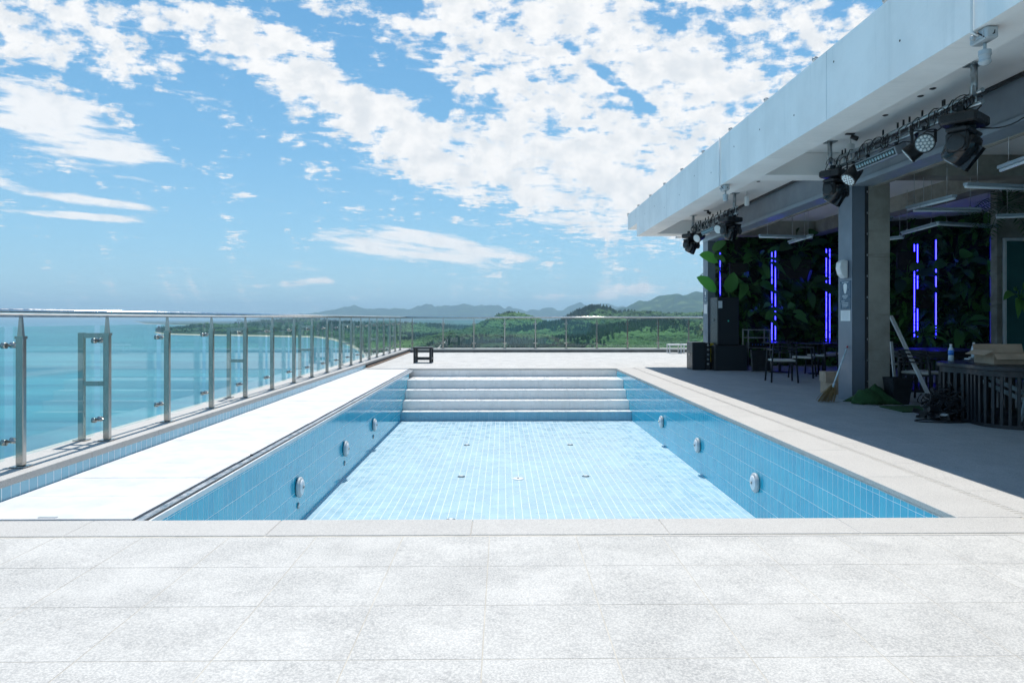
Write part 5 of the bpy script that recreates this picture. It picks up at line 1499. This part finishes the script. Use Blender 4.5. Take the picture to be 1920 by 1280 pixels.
for k, pr in enumerate(protos):
    oi = ng.nodes.new('GeometryNodeObjectInfo'); oi.inputs['Object'].default_value = pr; oi.inputs['As Instance'].default_value = True
    cp = ng.nodes.new('FunctionNodeCompare'); cp.data_type = 'INT'; cp.operation = 'EQUAL'
    ng.links.new(na.outputs[0], cp.inputs[2]); cp.inputs[3].default_value = k
    ip = ng.nodes.new('GeometryNodeInstanceOnPoints'); rv = ng.nodes.new('FunctionNodeRandomValue'); rv.data_type = 'FLOAT_VECTOR'
    rv.inputs[0].default_value = (-.08, -.08, 0); rv.inputs[1].default_value = (.08, .08, 6.28)
    ng.links.new(gi.outputs[0], ip.inputs['Points']); ng.links.new(cp.outputs[0], ip.inputs['Selection']); ng.links.new(oi.outputs['Geometry'], ip.inputs['Instance'])
    ng.links.new(rv.outputs[0], ip.inputs['Rotation']); ng.links.new(ns.outputs[0], ip.inputs['Scale']); ng.links.new(ip.outputs[0], jn.inputs[0])
ng.links.new(jn.outputs[0], go.inputs[0])
mo = forest.modifiers.new('scatter', 'NODES'); mo.node_group = ng

# road through the trees
q = MB(); prev_ = None
for k in range(60):
    yy = 700 + k * 16; xx = -150 + (yy - 900) * .10; hh = float(height(np.array([xx]), np.array([float(yy)]))[0]) + 1.2
    a, b_ = (xx - 4.5, yy, hh), (xx + 4.5, yy, hh)
    if prev_: q.quad(prev_[0], prev_[1], b_, a)
    prev_ = (a, b_)
o = q.build('country_road', simple('pale_asphalt', (.30, .30, .28), .9)); struct(o); o.modifiers.new('thick', 'SOLIDIFY').thickness = .5
# coastal village
hw = simple('house_white', (.6, .6, .57), .8, kind='object'); hr = [simple('roof_red', (.25, .09, .06), .8, kind='object'), simple('roof_grey', (.18, .2, .23), .8, kind='object'), simple('roof_blue', (.08, .16, .28), .8, kind='object')]
hw2 = simple('window_dark', (.04, .05, .06), .3)
r = random.Random(40)
words = ['grey', 'red', 'blue']
def house(px, D, w, d, h, k, label):
    x = (px - 942) / F * D; y = D; z = float(height(np.array([x]), np.array([y]))[0]) - .4
    e = empty('coast_house', (x, y, z), label, 'house', 'houses of the coastal village', r.uniform(-.5, .5))
    q = MB(); q.box(-w, -d, 0, w, d, h); q.build('wall', hw, e, world=False)
    q = MB(); b = 0; q.v = [(-w - .4, -d - .4, h + .01), (w + .4, -d - .4, h + .01), (w + .4, d + .4, h + .01), (-w - .4, d + .4, h + .01), (-w - .4, 0, h + 2.6), (w + .4, 0, h + 2.6)]
    for f in ((0, 1, 5, 4), (2, 3, 4, 5), (3, 0, 4), (1, 2, 5), (0, 3, 2, 1)): q.face(list(f))
    q.build('roof', hr[k % 3], e, world=False)
    q = MB()
    for j in range(3): q.box(-w * .7 + j * w * .6, -d - .06, h * .35, -w * .7 + j * w * .6 + 1.2, -d - .01, h * .7)
    q.build('windows', hw2, e, world=False)
spots = [(338, 3950), (347, 3980), (356, 3960), (412, 3850), (424, 3800), (436, 3720), (446, 3700), (458, 3650), (474, 3620), (492, 3560), (520, 3500), (548, 3460), (575, 3380), (402, 3900), (432, 3850), (505, 3600)]
for k, (px, D) in enumerate(spots):
    house(px, D, r.uniform(5, 10), r.uniform(4, 7), r.uniform(4, 9), k, f'small village house by the beach, {("first", "second", "third", "fourth", "fifth", "sixth", "seventh", "eighth", "ninth", "tenth", "eleventh", "twelfth", "thirteenth", "fourteenth", "fifteenth", "sixteenth")[sorted(p_[0] for p_ in spots).index(px)]} from the left')
q = MB()
for k in range(90):
    px = r.uniform(440, 640); D = r.uniform(8300, 9800); x = (px - 942) / F * D; z = float(height(np.array([x]), np.array([D]))[0])
    if z < SEA + 1: continue
    w = r.uniform(8, 22); h = r.choice((12, 18, 30, 55)) * r.uniform(.7, 1.1); q.box(x - w, D - w, z - 3, x + w, D + w, z + h)
o = q.build('far_town', hw); tag(o, 'hazy far town blocks along the distant coast', 'town', kind='stuff')
# low dark farm building with a pale roof
x = (850 - 942) / F * 950; z = float(height(np.array([x]), np.array([950.]))[0])
e = empty('farm_building', (x, 950, z), 'low dark building with pale front beyond rear railing', 'building')
q = MB(); q.box(x - 9, 945, z - 2, x + 9, 960, z + 10); q.build('wall', dark_wall, e)
q = MB(); q.box(x - 6, 944.6, z + 3.5, x + 6, 944.98, z + 8); q.build('front_panel', simple('pale_green_panel', (.34, .42, .36), .6), e)
q = MB(); q.box(x - 9.5, 944.5, z + 10.02, x + 9.5, 960.5, z + 10.8); q.build('roof', hr[1], e)

# ================================================================== HAZE
q = MB(); q.box(-26000, -400, SEA - 6, 26000, 21000, 420)
hz = q.build('haze', [])
m = bpy.data.materials.new('haze_air'); m.use_nodes = True; t = m.node_tree; t.nodes.clear()
pv = t.nodes.new('ShaderNodeVolumePrincipled'); pv.inputs['Color'].default_value = (.56, .82, 1, 1); pv.inputs['Density'].default_value = 7.8e-5; pv.inputs['Anisotropy'].default_value = .0
mo_ = t.nodes.new('ShaderNodeOutputMaterial'); t.links.new(pv.outputs[0], mo_.inputs['Volume'])
hz.data.materials.append(m); hz['kind'] = 'stuff'
tag(hz, 'pale blue sea haze filling the air', 'haze')
